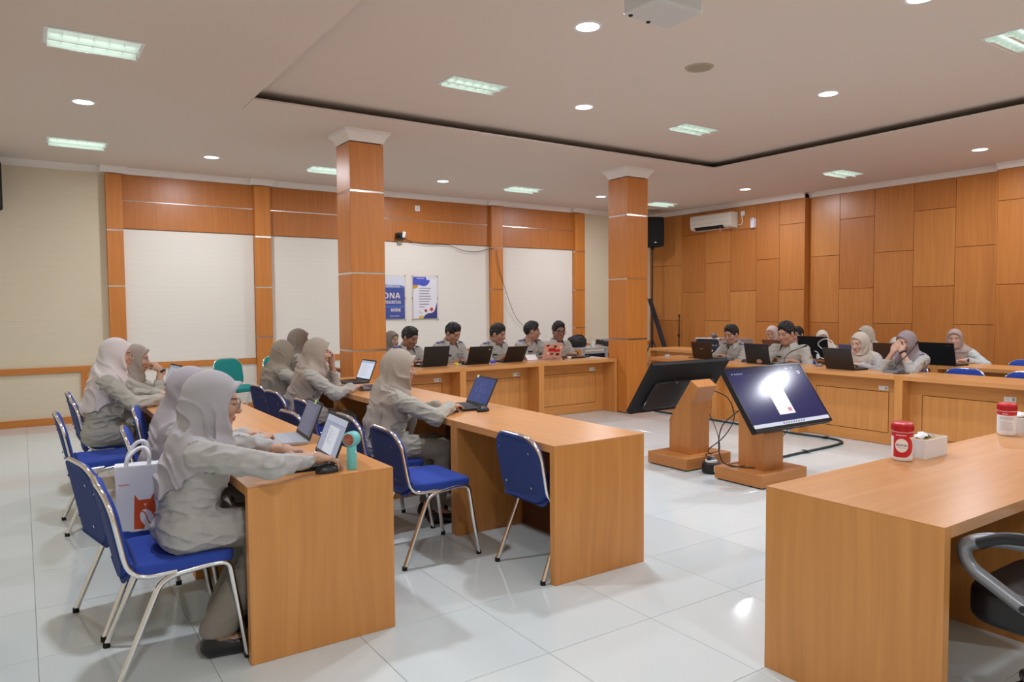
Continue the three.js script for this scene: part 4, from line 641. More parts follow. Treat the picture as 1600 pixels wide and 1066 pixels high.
{ // loudspeaker on its tall stand and the other stands in the corner
  const sp = thing('loudspeaker', 'black loudspeaker high on a pole beside the right column', 'speaker', [10.42, 2.62, -10.38], R(-25));
  part('cabinet', at(extr(rshape(0.38, 0.58, 0.04), 0.28, 0.02, 3), 0, 0.31, 0), M.blackmatt, sp); part('grille', at(extr(rshape(0.33, 0.5, 0.03), 0.01, 0.004), 0, 0.32, 0.165), std(0x0d0e10, 0.7, 0.2, { bumpMap: weave, bumpScale: 0.002 }), sp); part('badge', at(cbox(0.04, 0.014, 0.004, 0.001), 0, 0.1, 0.176), M.steel, sp); part('pole_socket', at(cyl(0.03, 0.035, 0.06, 16), 0, -0.01, 0), M.black, sp);
  const st = thing('speaker_stand', 'tall black pole stand carrying the loudspeaker', 'stand', [10.42, 0, -10.38]);
  part('pole', at(cyl(0.017, 0.017, 2.4, 14), 0, 1.4, 0), M.black, st); part('sleeve', at(cyl(0.022, 0.022, 1.0, 14), 0, 0.9, 0), M.black, st); part('collar', at(cyl(0.032, 0.032, 0.07, 14), 0, 1.4, 0), M.black, st); part('hub', at(cyl(0.035, 0.035, 0.08, 14), 0, 0.75, 0), M.black, st);
  for (let k = 0; k < 3; k++) { const a = k * 2 * PI / 3 + 0.4; part('leg', pipe([[0.03 * Math.sin(a), 0.75, 0.03 * Math.cos(a)], [0.4 * Math.sin(a), 0.015, 0.4 * Math.cos(a)]], 0.013), M.black, st); part('brace', pipe([[0, 0.25, 0], [0.22 * Math.sin(a), 0.37, 0.22 * Math.cos(a)]], 0.008), M.black, st); }
  const cv = thing('banner_tube', 'dark rolled banner leaning in the corner below the loudspeaker', 'banner', [0, 0, 0]); part('roll', pipe([[10.86, 0.02, -10.2], [10.52, 1.62, -10.55]], 0.045, 0, 14), std(0x2b2a36, 0.8), cv); part('rod', pipe([[10.5, 1.6, -10.6], [10.49, 1.72, -10.61]], 0.014), M.black, cv);
  function micStand(label, x, z, h) {
    const t = thing('microphone_stand', label, 'microphone stand', [x, 0, z], rnd() * 6, 'microphone stands in the corner'); part('pole', at(cyl(0.01, 0.011, h, 12), 0, h / 2 + 0.02, 0), M.black, t); part('clutch', at(cyl(0.018, 0.018, 0.07, 12), 0, h * 0.72, 0), M.black, t); part('clip', at(cbox(0.03, 0.05, 0.04, 0.008), 0, h + 0.04, 0), M.black, t); part('knob', at(cyl(0.015, 0.015, 0.03, 10), 0.03, h * 0.72, 0, 0, 0, HP), M.black, t);
    for (let k = 0; k < 3; k++) { const a = k * 2 * PI / 3; part('leg', pipe([[0, 0.09, 0], [0.28 * Math.sin(a), 0.012, 0.28 * Math.cos(a)]], 0.008), M.black, t); }
  }
  micStand('thin black microphone stand by the white wall strip', 9.95, -10.6, 1.2); micStand('thin black microphone stand alone before the right wall panels', 10.62, -9.85, 1.24); micStand('thin black microphone stand hugging the leaning banner', 10.25, -10.62, 1.28);
}
{ // flight case with receiver on the far end of the right rear row
  const t = thing('flight_case', 'grey equipment case with dark front behind the man with badges', 'case', [9.32, 0.75, -7.86], HP); const W = 0.5, H = 0.2, D = 0.4;
  part('shell', join(cb(-W / 2, W / 2, H - 0.012, H, -D / 2, D / 2, 0.003), cb(-W / 2, W / 2, 0, 0.012, -D / 2, D / 2, 0.003), cb(-W / 2, -W / 2 + 0.012, 0, H, -D / 2, D / 2, 0.003), cb(W / 2 - 0.012, W / 2, 0, H, -D / 2, D / 2, 0.003), cb(-W / 2, W / 2, 0, H, D / 2 - 0.01, D / 2, 0.002)), M.aluminium, t);
  part('receiver', cb(-W / 2 + 0.016, W / 2 - 0.016, 0.016, H - 0.018, -D / 2 + 0.02, D / 2 - 0.03, 0.003), std(0x1d2436, 0.4), t); part('display', at(new THREE.BoxGeometry(0.09, 0.05, 0.004), 0.08, 0.075, -D / 2 + 0.018), std(0xc9d3e4, 0.4), t);
  for (const x of [-0.12, -0.18, 0.18]) part('dial', at(cyl(0.016, 0.016, 0.02, 16), x, 0.09, -D / 2 + 0.012, HP), M.grey, t);
  for (const x of [-0.23, 0.23]) part('corner_guard', at(cbox(0.04, 0.04, 0.04, 0.006), x, H - 0.016, -D / 2 + 0.018), M.steel, t);
  const b = thing('handheld_microphone', 'round silver microphone head resting on the equipment case', 'microphone', [9.14, 0.955, -7.74]); part('ball', new THREE.SphereGeometry(0.042, 20, 14).translate(0, 0.04, 0), std(0x6f7176, 0.4, 0.7, { bumpMap: weave, bumpScale: 0.003 }), b); part('shaft', pipe([[0, 0.03, 0], [0.16, 0.018, -0.08]], 0.017), M.black, b);
  const p = thing('paper_stack', 'stack of white papers before the equipment case', 'paper', [9.13, 0.75, -7.55], HP); for (let k = 0; k < 4; k++) part('sheet_pack', at(cbox(0.21, 0.011, 0.15, 0.001), (rnd() - 0.5) * 0.02, 0.006 + k * 0.0115, 0, 0, (rnd() - 0.5) * 0.3, 0), k % 2 ? M.paper : std(0xb59d9d, 0.8), p);
}
{ // steel table with equipment behind the back row
  const t = thing('steel_table', 'grey metal frame table behind the man with glasses', 'table', [8.45, 0, -9.8]); const fr = std(0xb3b7bb, 0.4, 0.4);
  part('top', cb(-0.55, 0.55, 0.735, 0.765, -0.3, 0.3, 0.003), fr, t); part('shelf', cb(-0.52, 0.52, 0.2, 0.22, -0.28, 0.28, 0.002), fr, t); for (const [x, z] of [[-0.52, -0.27], [0.52, -0.27], [-0.52, 0.27], [0.52, 0.27], [0.0, 0.27]]) part('leg', cb(x - 0.022, x + 0.022, 0, 0.735, z - 0.022, z + 0.022, 0.003), fr, t); part('apron', cb(-0.52, 0.52, 0.66, 0.7, 0.26, 0.28, 0.002), fr, t); part('cloth_panel', cb(-0.5, 0.5, 0.05, 0.655, 0.2, 0.215, 0.003), std(0x1b2136, 0.9), t);
  const m = thing('audio_mixer', 'black audio mixer on the metal table beside the right column', 'mixer', [8.72, 0.765, -9.75]); part('case', at(cbox(0.36, 0.08, 0.34, 0.01), 0, 0.06, 0, 0.1), M.black, m); for (let i = 0; i < 5; i++) for (let j = 0; j < 4; j++) part('knob', at(cyl(0.009, 0.01, 0.018, 10), -0.13 + i * 0.065, 0.115 - j * 0.006, -0.09 + j * 0.06), j % 2 ? M.grey : std(0xcfd3da, 0.4), m);
  const b = thing('shoulder_bag', 'black bag slumped on the metal table behind the man with glasses', 'bag', [8.02, 0.765, -9.8]); const g = new THREE.SphereGeometry(1, 24, 16); { const p = g.attributes.position; for (let i = 0; i < p.count; i++) { const x = p.getX(i), y = p.getY(i), z = p.getZ(i), n = 1 + 0.15 * noise3(x * 2, y * 2, z * 2); p.setXYZ(i, x * n, Math.max(-0.75, y * n), z * n); } } g.scale(0.2, 0.12, 0.13); g.computeVertexNormals(); part('body', at(g, 0, 0.092, 0), std(0x1c1a1c, 0.7), b); part('strap', pipe(smooth([[-0.16, 0.1, 0.05], [-0.05, 0.2, 0.06], [0.08, 0.2, 0.05], [0.17, 0.09, 0.04]], 16), 0.012, 0, 8, 0.4), M.black, b);
  const c = thing('paper_cup', 'white cup on the metal table by the beige wall', 'cup', [8.3, 0.765, -9.72]); part('cup_wall', lathe([[0, 0], [0.035, 0], [0.045, 0.09], [0.043, 0.09], [0.034, 0.004], [0, 0.004]], 20), M.white, c);
}
{ // loudspeaker at the left picture edge
  const sp = thing('loudspeaker', 'black loudspeaker sliver at the left edge, high on the back wall', 'speaker', [-0.345, 2.66, -10.62], R(15)); part('cabinet', at(extr(rshape(0.36, 0.58, 0.03), 0.28, 0.02, 2), 0, 0.29, 0), M.blackmatt, sp); part('grille', at(extr(rshape(0.31, 0.52, 0.02), 0.01, 0.003), 0, 0.29, 0.165), M.black, sp); part('bracket', cb(-0.03, 0.03, 0.22, 0.34, -0.37, -0.13, 0.004), M.black, sp);
}
{ // cables and power strip on the floor
  const t = thing('power_strip', 'black round extension socket between the two pedestals', 'socket', [5.02, 0, -4.27], 0.3); part('case', lathe([[0, 0], [0.075, 0], [0.082, 0.012], [0.082, 0.08], [0.07, 0.098], [0, 0.1]], 28), M.black, t); part('socket_top', at(cyl(0.05, 0.055, 0.02, 24), 0, 0.105, 0), M.white, t); part('plug', at(cbox(0.04, 0.035, 0.03, 0.006), 0.02, 0.13, 0.01), M.grey, t); part('plug', at(cbox(0.04, 0.03, 0.03, 0.006), -0.025, 0.128, -0.01), M.black, t); part('label_plate', at(cbox(0.04, 0.05, 0.003, 0.001), -0.05, 0.05, 0.065, 0, -0.65, 0), M.white, t);
  const f = thing('floor_cable', 'thick black cable looping over the floor before the right row', 'cable', [0, 0, 0]); part('cord', pipe(smooth([[5.12, 0.012, -4.3], [5.45, 0.012, -4.28], [5.9, 0.012, -4.27], [6.4, 0.012, -4.29], [6.95, 0.012, -4.31], [7.2, 0.012, -4.36], [7.3, 0.012, -4.5], [7.3, 0.012, -4.75], [7.27, 0.012, -5.0], [7.29, 0.012, -5.6], [7.3, 0.012, -6.3], [7.28, 0.012, -7.2]], 70), 0.013, 0, 8), std(0x24332f, 0.6), f); for (const [x, z, a] of [[6.45, -4.29, 0], [7.3, -4.62, HP], [5.75, -4.27, 0.1]]) part('tape', at(cbox(0.05, 0.003, 0.09, 0.001), x, 0.0245, z, 0, a, 0), std(0x1d2a27, 0.7), f);
  const w1 = thing('monitor_cable', 'thin black wires hanging from the monitor seen from behind', 'cable', [0, 0, 0]); part('wire', pipe(smooth([[5.4, 0.68, -4.58], [5.52, 0.6, -4.5], [5.55, 0.42, -4.45], [5.4, 0.25, -4.45], [5.25, 0.14, -4.5], [5.22, 0.122, -4.47], [5.2, 0.122, -4.42]], 40), 0.005, 0, 6), M.black, w1); part('wire', pipe(smooth([[5.33, 0.52, -4.6], [5.31, 0.3, -4.45], [5.33, 0.14, -4.44], [5.25, 0.121, -4.45], [5.13, 0.12, -4.43], [5.06, 0.12, -4.3]], 40), 0.0035, 0, 6), M.black, w1);
  const w2 = thing('monitor_cable', 'thin black wires curling onto the base of the lit monitor', 'cable', [0, 0, 0]); part('wire', pipe(smooth([[4.83, 0.62, -3.83], [4.72, 0.5, -3.9], [4.77, 0.3, -3.98], [4.88, 0.15, -4.02], [4.95, 0.122, -3.98], [5.0, 0.122, -3.85], [5.03, 0.124, -3.82]], 40), 0.005, 0, 6), M.black, w2); part('wire', pipe(smooth([[5.02, 0.121, -4.05], [5.1, 0.123, -4.02], [5.12, 0.123, -3.98], [5.0, 0.123, -3.92], [4.92, 0.122, -3.96], [5.0, 0.121, -4.06]], 30), 0.004, 0, 6), M.black, w2); part('wire', pipe(smooth([[5.42, 0.55, -3.72], [5.44, 0.4, -3.8], [5.42, 0.28, -3.88], [5.36, 0.13, -3.95], [5.3, 0.122, -4.0]], 24), 0.0035, 0, 6), M.black, w2);
}
// ---------- people: bodies and clothing are iso-surfaces of distance fields ----------
const cap = (a, b, ra, rb) => { const ax = a[0], ay = a[1], az = a[2], dx = b[0] - ax, dy = b[1] - ay, dz = b[2] - az, il = 1 / (dx * dx + dy * dy + dz * dz + 1e-9), dr = rb - ra; return (x, y, z) => { let px = x - ax, py = y - ay, pz = z - az, t = (px * dx + py * dy + pz * dz) * il; t = t < 0 ? 0 : t > 1 ? 1 : t; px -= dx * t; py -= dy * t; pz -= dz * t; return Math.sqrt(px * px + py * py + pz * pz) - (ra + dr * t); }; };
const ell = (c, r) => { const [cx, cy, cz] = c, [a, b, d] = r, m = Math.min(a, b, d); return (x, y, z) => { const px = (x - cx) / a, py = (y - cy) / b, pz = (z - cz) / d, k0 = Math.sqrt(px * px + py * py + pz * pz), qx = px / a, qy = py / b, qz = pz / d, k1 = Math.sqrt(qx * qx + qy * qy + qz * qz); return k1 < 1e-6 ? -m : k0 * (k0 - 1) / k1; }; };
const smin = (a, b, k) => { const h = Math.max(k - Math.abs(a - b), 0) / k; return Math.min(a, b) - h * h * k * 0.25; };
const smax = (a, b, k) => -smin(-a, -b, k);
const union = (fs, k) => (x, y, z) => { let d = fs[0](x, y, z); for (let i = 1; i < fs.length; i++) d = smin(d, fs[i](x, y, z), k); return d; };
function netMesh(f, lo, hi, cell, colorAt) {   // surface nets over a block-culled grid
  const n = [0, 1, 2].map(i => Math.ceil((hi[i] - lo[i]) / cell) + 1), [nx, ny, nz] = n, N = nx * ny * nz, val = new Float32Array(N).fill(1e3), B = 6, sy = nx, sz = nx * ny;
  const idx = (i, j, k) => i + j * sy + k * sz, act = [];
  for (let k = 0; k < nz; k += B) for (let j = 0; j < ny; j += B) for (let i = 0; i < nx; i += B) {
    const d = f(lo[0] + (i + B / 2) * cell, lo[1] + (j + B / 2) * cell, lo[2] + (k + B / 2) * cell);
    if (Math.abs(d) > cell * B * 1.35) { if (d < 0) for (let c = k; c <= Math.min(k + B, nz - 1); c++) for (let b = j; b <= Math.min(j + B, ny - 1); b++) for (let a = i; a <= Math.min(i + B, nx - 1); a++) { const q = idx(a, b, c); if (val[q] === 1e3) val[q] = -1e3; } continue; }
    act.push([i, j, k]);
    for (let c = k; c <= Math.min(k + B, nz - 1); c++) for (let b = j; b <= Math.min(j + B, ny - 1); b++) for (let a = i; a <= Math.min(i + B, nx - 1); a++) { const q = idx(a, b, c); if (val[q] === 1e3 || val[q] === -1e3) val[q] = f(lo[0] + a * cell, lo[1] + b * cell, lo[2] + c * cell); }
  }
  const vid = new Int32Array(N).fill(-1), pos = [], ind = [], CE = [[0, 1], [2, 3], [4, 5], [6, 7], [0, 2], [1, 3], [4, 6], [5, 7], [0, 4], [1, 5], [2, 6], [3, 7]], CO = [0, 1, 2, 3, 4, 5, 6, 7].map(c => [c & 1, (c >> 1) & 1, c >> 2]);
  const v8 = new Float64Array(8);
  for (const [bi, bj, bk] of act) for (let k = bk; k < Math.min(bk + B, nz - 1); k++) for (let j = bj; j < Math.min(bj + B, ny - 1); j++) for (let i = bi; i < Math.min(bi + B, nx - 1); i++) {
    let m = 0; const q = idx(i, j, k); for (let c = 0; c < 8; c++) { v8[c] = val[q + CO[c][0] + CO[c][1] * sy + CO[c][2] * sz]; if (v8[c] < 0) m |= 1 << c; }
    if (m === 0 || m === 255) continue;
    let x = 0, y = 0, z = 0, cnt = 0;
    for (const [a, b] of CE) if ((v8[a] < 0) !== (v8[b] < 0)) { const t = v8[a] / (v8[a] - v8[b]); x += CO[a][0] + (CO[b][0] - CO[a][0]) * t; y += CO[a][1] + (CO[b][1] - CO[a][1]) * t; z += CO[a][2] + (CO[b][2] - CO[a][2]) * t; cnt++; }
    vid[q] = pos.length / 3; pos.push(lo[0] + (i + x / cnt) * cell, lo[1] + (j + y / cnt) * cell, lo[2] + (k + z / cnt) * cell);
  }
  const quad = (a, b, c, d, flip) => { if (a < 0 || b < 0 || c < 0 || d < 0) return; flip ? ind.push(a, c, b, a, d, c) : ind.push(a, b, c, a, c, d); };
  for (const [bi, bj, bk] of act) for (let k = Math.max(bk, 1); k < Math.min(bk + B, nz - 1); k++) for (let j = Math.max(bj, 1); j < Math.min(bj + B, ny - 1); j++) for (let i = Math.max(bi, 1); i < Math.min(bi + B, nx - 1); i++) {
    const q = idx(i, j, k), s = val[q] < 0;
    if (s !== (val[q + 1] < 0)) quad(vid[q], vid[q - sy], vid[q - sy - sz], vid[q - sz], s);
    if (s !== (val[q + sy] < 0)) quad(vid[q], vid[q - sz], vid[q - sz - 1], vid[q - 1], s);
    if (s !== (val[q + sz] < 0)) quad(vid[q], vid[q - 1], vid[q - 1 - sy], vid[q - sy], s);
  }
  const g = new THREE.BufferGeometry(); g.setAttribute('position', new THREE.Float32BufferAttribute(pos, 3)); g.setIndex(ind.map ? ind : ind);
  { // outward check
    const a = ind[0], b = ind[1], c = ind[2]; if (a !== undefined) { let vol = 0; for (let t = 0; t < ind.length; t += 3) { const p = ind[t] * 3, r = ind[t + 1] * 3, u = ind[t + 2] * 3; vol += pos[p] * (pos[r + 1] * pos[u + 2] - pos[r + 2] * pos[u + 1]) + pos[p + 1] * (pos[r + 2] * pos[u] - pos[r] * pos[u + 2]) + pos[p + 2] * (pos[r] * pos[u + 1] - pos[r + 1] * pos[u]); } if (vol < 0) { for (let t = 0; t < ind.length; t += 3) { const w = ind[t + 1]; ind[t + 1] = ind[t + 2]; ind[t + 2] = w; } g.setIndex(ind); } void b; void c; }
  }
  g.computeVertexNormals();
  const col = new Float32Array(pos.length).fill(1); if (colorAt) for (let i = 0; i < pos.length; i += 3) { const c = colorAt(pos[i], pos[i + 1], pos[i + 2]); col[i] = c[0]; col[i + 1] = c[1]; col[i + 2] = c[2]; }
  g.setAttribute('color', new THREE.Float32BufferAttribute(col, 3)); return g;
}
// --- head (local: origin mid-head, y up, z towards the face) ---
const SKIN = [1, 1, 1];
function headField(male) {
  const j = male ? 1.06 : 1;
  const base = [ell([0, 0.028, -0.014], [0.073, 0.087, 0.092]), ell([0, -0.034, 0.022], [0.055 * j, 0.075, 0.064]), ell([0, -0.09, 0.05], [0.026 * j, 0.02, 0.026]), cap([-0.045 * j, -0.06, 0.0], [0.045 * j, -0.06, 0.0], 0.022, 0.022)];
  const b0 = union(base, 0.035), brow = cap([-0.034, 0.03, 0.07], [0.034, 0.03, 0.07], 0.013, 0.013), nose = union([cap([0, 0.014, 0.082], [0, -0.022, 0.1], 0.008, 0.0115), ell([0, -0.026, 0.095], [0.017, 0.009, 0.012])], 0.012), lipU = ell([0, -0.0515, 0.082], [0.024, 0.0065, 0.011]), lipL = ell([0, -0.061, 0.0805], [0.02, 0.007, 0.011]), cheek = [ell([-0.036, -0.018, 0.056], [0.024, 0.022, 0.022]), ell([0.036, -0.018, 0.056], [0.024, 0.022, 0.022])];
  const ear = [-1, 1].map(s => ell([s * 0.077, -0.002, -0.008], [0.009, 0.03, 0.018]));
  const eyeS = [-1, 1].map(s => ell([s * 0.031, 0.008, 0.094], [0.02, 0.013, 0.02])), eyeB = [-1, 1].map(s => ell([s * 0.031, 0.007, 0.068], [0.0155, 0.0135, 0.0135]));
  const neck = cap([0, -0.06, -0.018], [0, -0.17, -0.045], male ? 0.054 : 0.047, male ? 0.058 : 0.05);
  return (x, y, z) => {
    let d = b0(x, y, z); d = smin(d, neck(x, y, z), 0.03); if (d > 0.06) return d;
    d = smin(d, brow(x, y, z), 0.016); for (const c of cheek) d = smin(d, c(x, y, z), 0.02); for (const e of eyeS) d = smax(d, -e(x, y, z), 0.014); for (const e of eyeB) d = smin(d, e(x, y, z), 0.004);
    d = smin(d, nose(x, y, z), 0.01); d = smin(d, lipU(x, y, z), 0.005); d = smin(d, lipL(x, y, z), 0.005); for (const e of ear) d = smin(d, e(x, y, z), 0.012); return d;
  };
}
function headColor(male, down) {
  return (x, y, z) => {
    if (z > 0.03) {
      const ax = Math.abs(x) - 0.031, yy = y - 0.0065 + (down ? 0.004 : 0);
      const alm = (ax / 0.0155) ** 2 + (yy / (down ? 0.0035 : 0.0058)) ** 2; if (alm < 1) { if (down) return [0.12, 0.1, 0.1]; return Math.abs(ax) < 0.0065 ? [0.06, 0.05, 0.05] : [1.25, 1.55, 1.9]; }
      if (alm < 2.1 && yy > 0) return [0.25, 0.2, 0.2];
      const by = y - 0.0265 + 4 * (Math.abs(ax) * Math.abs(ax)); if (Math.abs(by) < (male ? 0.0042 : 0.003) && Math.abs(ax) < 0.02) return [0.2, 0.17, 0.17];
      if (Math.abs(y + 0.0565) < 0.011 * (1 - (x / 0.027) ** 2) && z > 0.07) return male ? [0.86, 0.68, 0.68] : [0.95, 0.55, 0.58];
    }
    return SKIN;
  };
}
const headCache = {};
function headGeo(male, down, cell) { const k = [male, down, cell].join(); return headCache[k] ||= netMesh(headField(male), [-0.1, -0.19, -0.12], [0.1, 0.125, 0.13], cell, headColor(male, down)); }
// --- hands (local: wrist at origin, fingers +z, back of hand +y, thumb +x) ---
const handCache = {};
function handGeo(pose, cell) {
  const key = pose + cell; if (handCache[key]) return handCache[key];
  const fs = [ell([0, 0, 0.045], [0.037, 0.0145, 0.05]), cap([0, 0.0, -0.03], [0, 0, 0.012], 0.0235, 0.0235), ell([0.018, -0.006, 0.03], [0.017, 0.015, 0.028])];
  const palm = (x, y, z) => { let d = fs[0](x, y, z); d = smin(d, fs[1](x, y, z), 0.03); return smin(d, fs[2](x, y, z), 0.02); };
  const curl = { type: [0.35, 0.55, 0.4], flat: [0.08, 0.15, 0.1], fist: [1.2, 1.5, 1.0], grip: [0.75, 1.05, 0.7], cup: [0.3, 0.45, 0.35] }[pose];
  const fingers = [];
  [[0.027, 0.088, 0.041, 0.0082], [0.009, 0.094, 0.045, 0.0085], [-0.0095, 0.09, 0.042, 0.0082], [-0.026, 0.082, 0.033, 0.0072]].forEach(([x, z, L, r], i) => {
    let p = [x * 0.92, 0.003, z - 0.014], a = 0; const sp = x * 0.9; const seg = [L, L * 0.62, L * 0.5];
    seg.forEach((l, k) => { a += curl[k] * (1 + (i - 1.5) * 0.06); const q = [p[0] + Math.sin(sp) * l * (pose === 'fist' ? 0.2 : 1) * Math.cos(a) * 0.6, p[1] - Math.sin(a) * l, p[2] + Math.cos(a) * l]; fingers.push(cap(p, q, r * (1 - k * 0.08), r * (0.92 - k * 0.08))); p = q; });
  });
  const tc = pose === 'fist' || pose === 'grip' ? [[0.022, -0.006, 0.014], [0.04, -0.016, 0.044], [0.026, -0.03, 0.066], [0.008, -0.036, 0.076]] : [[0.022, -0.004, 0.012], [0.046, -0.012, 0.036], [0.053, -0.018, 0.062], [0.05, -0.023, 0.084]];
  for (let k = 0; k < 3; k++) fingers.push(cap(tc[k], tc[k + 1], 0.0115 - k * 0.0012, 0.0105 - k * 0.0014));
  const f = (x, y, z) => { let d = palm(x, y, z), m = 1; for (const g of fingers) m = smin(m, g(x, y, z), 0.003); return smin(d, m, 0.009); };
  return handCache[key] = netMesh(f, [-0.06, -0.11, -0.08], [0.075, 0.035, 0.2], cell);
}
const mirrorGeo = g => { const h = g.clone(); h.scale(-1, 1, 1); const i = h.index.array.slice(); for (let t = 0; t < i.length; t += 3) { const w = i[t + 1]; i[t + 1] = i[t + 2]; i[t + 2] = w; } h.setIndex(new THREE.BufferAttribute(i, 1)); h.computeVertexNormals(); return h; };
// --- clothing materials ---
const cloth = (c, r = 0.92) => std(c, r, 0, { bumpMap: weave, bumpScale: 0.0004 });
const uniform = cloth(0xaca9a2), uniformB = cloth(0xadacaa), uniformG = cloth(0xa9a79d), trouserMat = cloth(0x857e75), blackLeather = std(0x15161a, 0.35), epau = std(0x2d2a78, 0.6), epauMark = std(0xd9d4e6, 0.5);
const hairMat = std(0x121012, 0.55);
function fold(x, y, z, s) { const n = noise3(x * 6 + s, y * 17, z * 6 - s), m = noise3(x * 15 - s, y * 24 + s, z * 15); return (1 - Math.abs(n)) ** 3 * 0.9 + m * 0.25; }
const GR = { front: 'people of the left row', mid: 'people of the middle row', back: 'people of the back row', right: 'people of the right front row', rear: 'people of the right rear row' };
function person(o) {
  const { label, x, z, turn, male = false, s = 1, lean = 0.12, neck = 0.2, yaw = 0, pitch = 0.1, roll = 0, skin = [0.50, 0.285, 0.19], cell = 0.009, seat = 0.458, seed = x * 3.1 + z, group } = o;
  const t = thing('person', label, 'person', [x, 0, z], R(turn), group); t.scale.setScalar(s);
  const seatY = seat / s, P = [0, seatY + 0.085, o.fwd || 0], ca = Math.cos(lean), sa = Math.sin(lean);
  const tv = o.tv ?? (male ? 0.9 : 0.85), tw = ([u, v, w]) => [P[0] + u, P[1] + v * tv * ca - w * sa, P[2] + v * tv * sa + w * ca];          // torso frame -> person
  const inT = (X, Y, Z) => { const qy = Y - P[1], qz = Z - P[2]; return [X - P[0], (qy * ca + qz * sa) / tv, -qy * sa + qz * ca]; };
  const sw = male ? 0.186 : 0.15, N = tw([0, 0.465, -0.015]), nl = lean + neck, HC = [N[0], N[1] + Math.cos(nl) * 0.158, N[2] + Math.sin(nl) * 0.158 + 0.012];
  const HM = new THREE.Matrix4().makeRotationFromEuler(new THREE.Euler(pitch, yaw, roll, 'YXZ')); const hs = o.hs ?? (male ? 1.1 : 1.02); HM.scale(new THREE.Vector3(hs, hs, hs)); HM.setPosition(...HC); const HI = HM.clone().invert(), e = HI.elements;
  const inH = (X, Y, Z) => [e[0] * X + e[4] * Y + e[8] * Z + e[12], e[1] * X + e[5] * Y + e[9] * Z + e[13], e[2] * X + e[6] * Y + e[10] * Z + e[14]];
  // arms: two-bone reach from the shoulder to the wrist
  const hc = o.handCell || Math.min(0.0045, cell * 0.6), arms = [1, -1].map(sd => {
    const a = sd > 0 ? o.L : o.Rr, S = new THREE.Vector3(...tw([sd * sw, 0.415, -0.01])), W = new THREE.Vector3(...a.w), l1 = 0.285, l2 = 0.245; W.y /= s;
    const dv = W.clone().sub(S); let d = dv.length(); if (d > l1 + l2 - 0.006) { d = l1 + l2 - 0.006; W.copy(S).addScaledVector(dv.normalize(), d); }
    const u = W.clone().sub(S).normalize(), c = (l1 * l1 + d * d - l2 * l2) / (2 * d), h = Math.sqrt(Math.max(0, l1 * l1 - c * c)), pole = new THREE.Vector3(...(a.pole || (male || group === GR.rear ? [sd * 0.5, -0.85, -0.35] : [sd * 0.9, -0.4, -0.25]))); pole.addScaledVector(u, -pole.dot(u)).normalize();
    const E = S.clone().addScaledVector(u, c).addScaledVector(pole, h); const f = a.f ? new THREE.Vector3(...a.f).normalize() : W.clone().sub(E).setY(Math.min(0.05, W.y - E.y)).normalize(), n = new THREE.Vector3(...(a.n || [0, 1, 0])); n.addScaledVector(f, -n.dot(f)).normalize();
    const M4 = new THREE.Matrix4().makeBasis(n.clone().cross(f), n, f); M4.setPosition(W);
    return { S: S.toArray(), E: E.toArray(), W: W.toArray(), M4, sd, pose: a.p || 'type' };
  });
  const q = o.legs || {}, kz = q.kz ?? 0.42, az = q.az ?? 0.36, kx = q.kx ?? 0.1, hipY = seatY + 0.075;
  const legs = [1, -1].map(sd => { const H = [sd * 0.085, hipY, P[2] + 0.02], K = [sd * kx, seatY + 0.055, P[2] + kz], A = [sd * (q.ax ?? kx), 0.085 / s, P[2] + az + (sd > 0 ? (q.dz || 0) : 0)]; return { H, K, A, T: [A[0] + sd * 0.02, 0.03, A[2] + 0.13] }; });
  // skin: whole figure, then fine head and hands
  const tb = union([ell([0, 0.02, 0], [0.145, 0.1, 0.1]), ell([0, 0.2, 0], [0.115, 0.16, 0.085]), ell([0, 0.36, -0.005], [0.135, 0.12, 0.085])], 0.05);
  const limbs = arms.flatMap(a => [cap(a.S, a.E, 0.046, 0.037), cap(a.E, a.W, 0.037, 0.0265)]).concat(legs.flatMap(l => [cap(l.H, l.K, 0.07, 0.048), cap(l.K, l.A, 0.046, 0.033), cap(l.A, l.T, 0.035, 0.024)])), nk = cap(HC, N, 0.05, 0.055), lim = union(limbs, 0.02);
  const bodyF = (X, Y, Z) => { const v = inT(X, Y, Z); return smin(smin(tb(v[0], v[1], v[2]), nk(X, Y, Z), 0.04), lim(X, Y, Z), 0.02); };
  const lo = [-0.5, 0, -0.35], hi = [0.5, HC[1], 0.75];
  const gs = [netMesh(bodyF, lo, hi, o.near ? 0.008 : male ? 0.011 : 0.014), headGeo(male, !!o.down, o.headCell || Math.min(0.0042, cell * 0.55)).clone().applyMatrix4(HM)];
  for (const a of arms) { const g = handGeo(a.pose, hc); gs.push((a.sd > 0 ? mirrorGeo(g) : g.clone()).applyMatrix4(a.M4)); }
  const body = mergeGeometries(gs); part('body', body, new THREE.MeshStandardMaterial({ color: new THREE.Color().setRGB(...skin), roughness: 0.55, vertexColors: true }), t);
  // shirt
  const fat = o.fat || 0, hipR = male ? 0.165 : 0.172, sm = o.shirt || uniform;
  const ts = union([ell([0, 0.0, 0.012], [hipR + fat, 0.12, 0.122 + fat]), ell([0, 0.17, 0.01], [(male ? 0.155 : 0.15) + fat, 0.17, 0.118 + fat]), ell([0, 0.34, 0], [(male ? 0.178 : 0.158) + fat * 0.6, 0.13, 0.112 + fat * 0.5]), cap([-sw * 0.85, 0.415, -0.012], [sw * 0.85, 0.415, -0.012], 0.056, 0.056), cap([0, 0.42, -0.012], [0, 0.49, -0.01], 0.075, 0.062), ...(male ? [] : [ell([0.06, 0.3, 0.075], [0.065, 0.065, 0.06]), ell([-0.06, 0.3, 0.075], [0.065, 0.065, 0.06])])], 0.06);
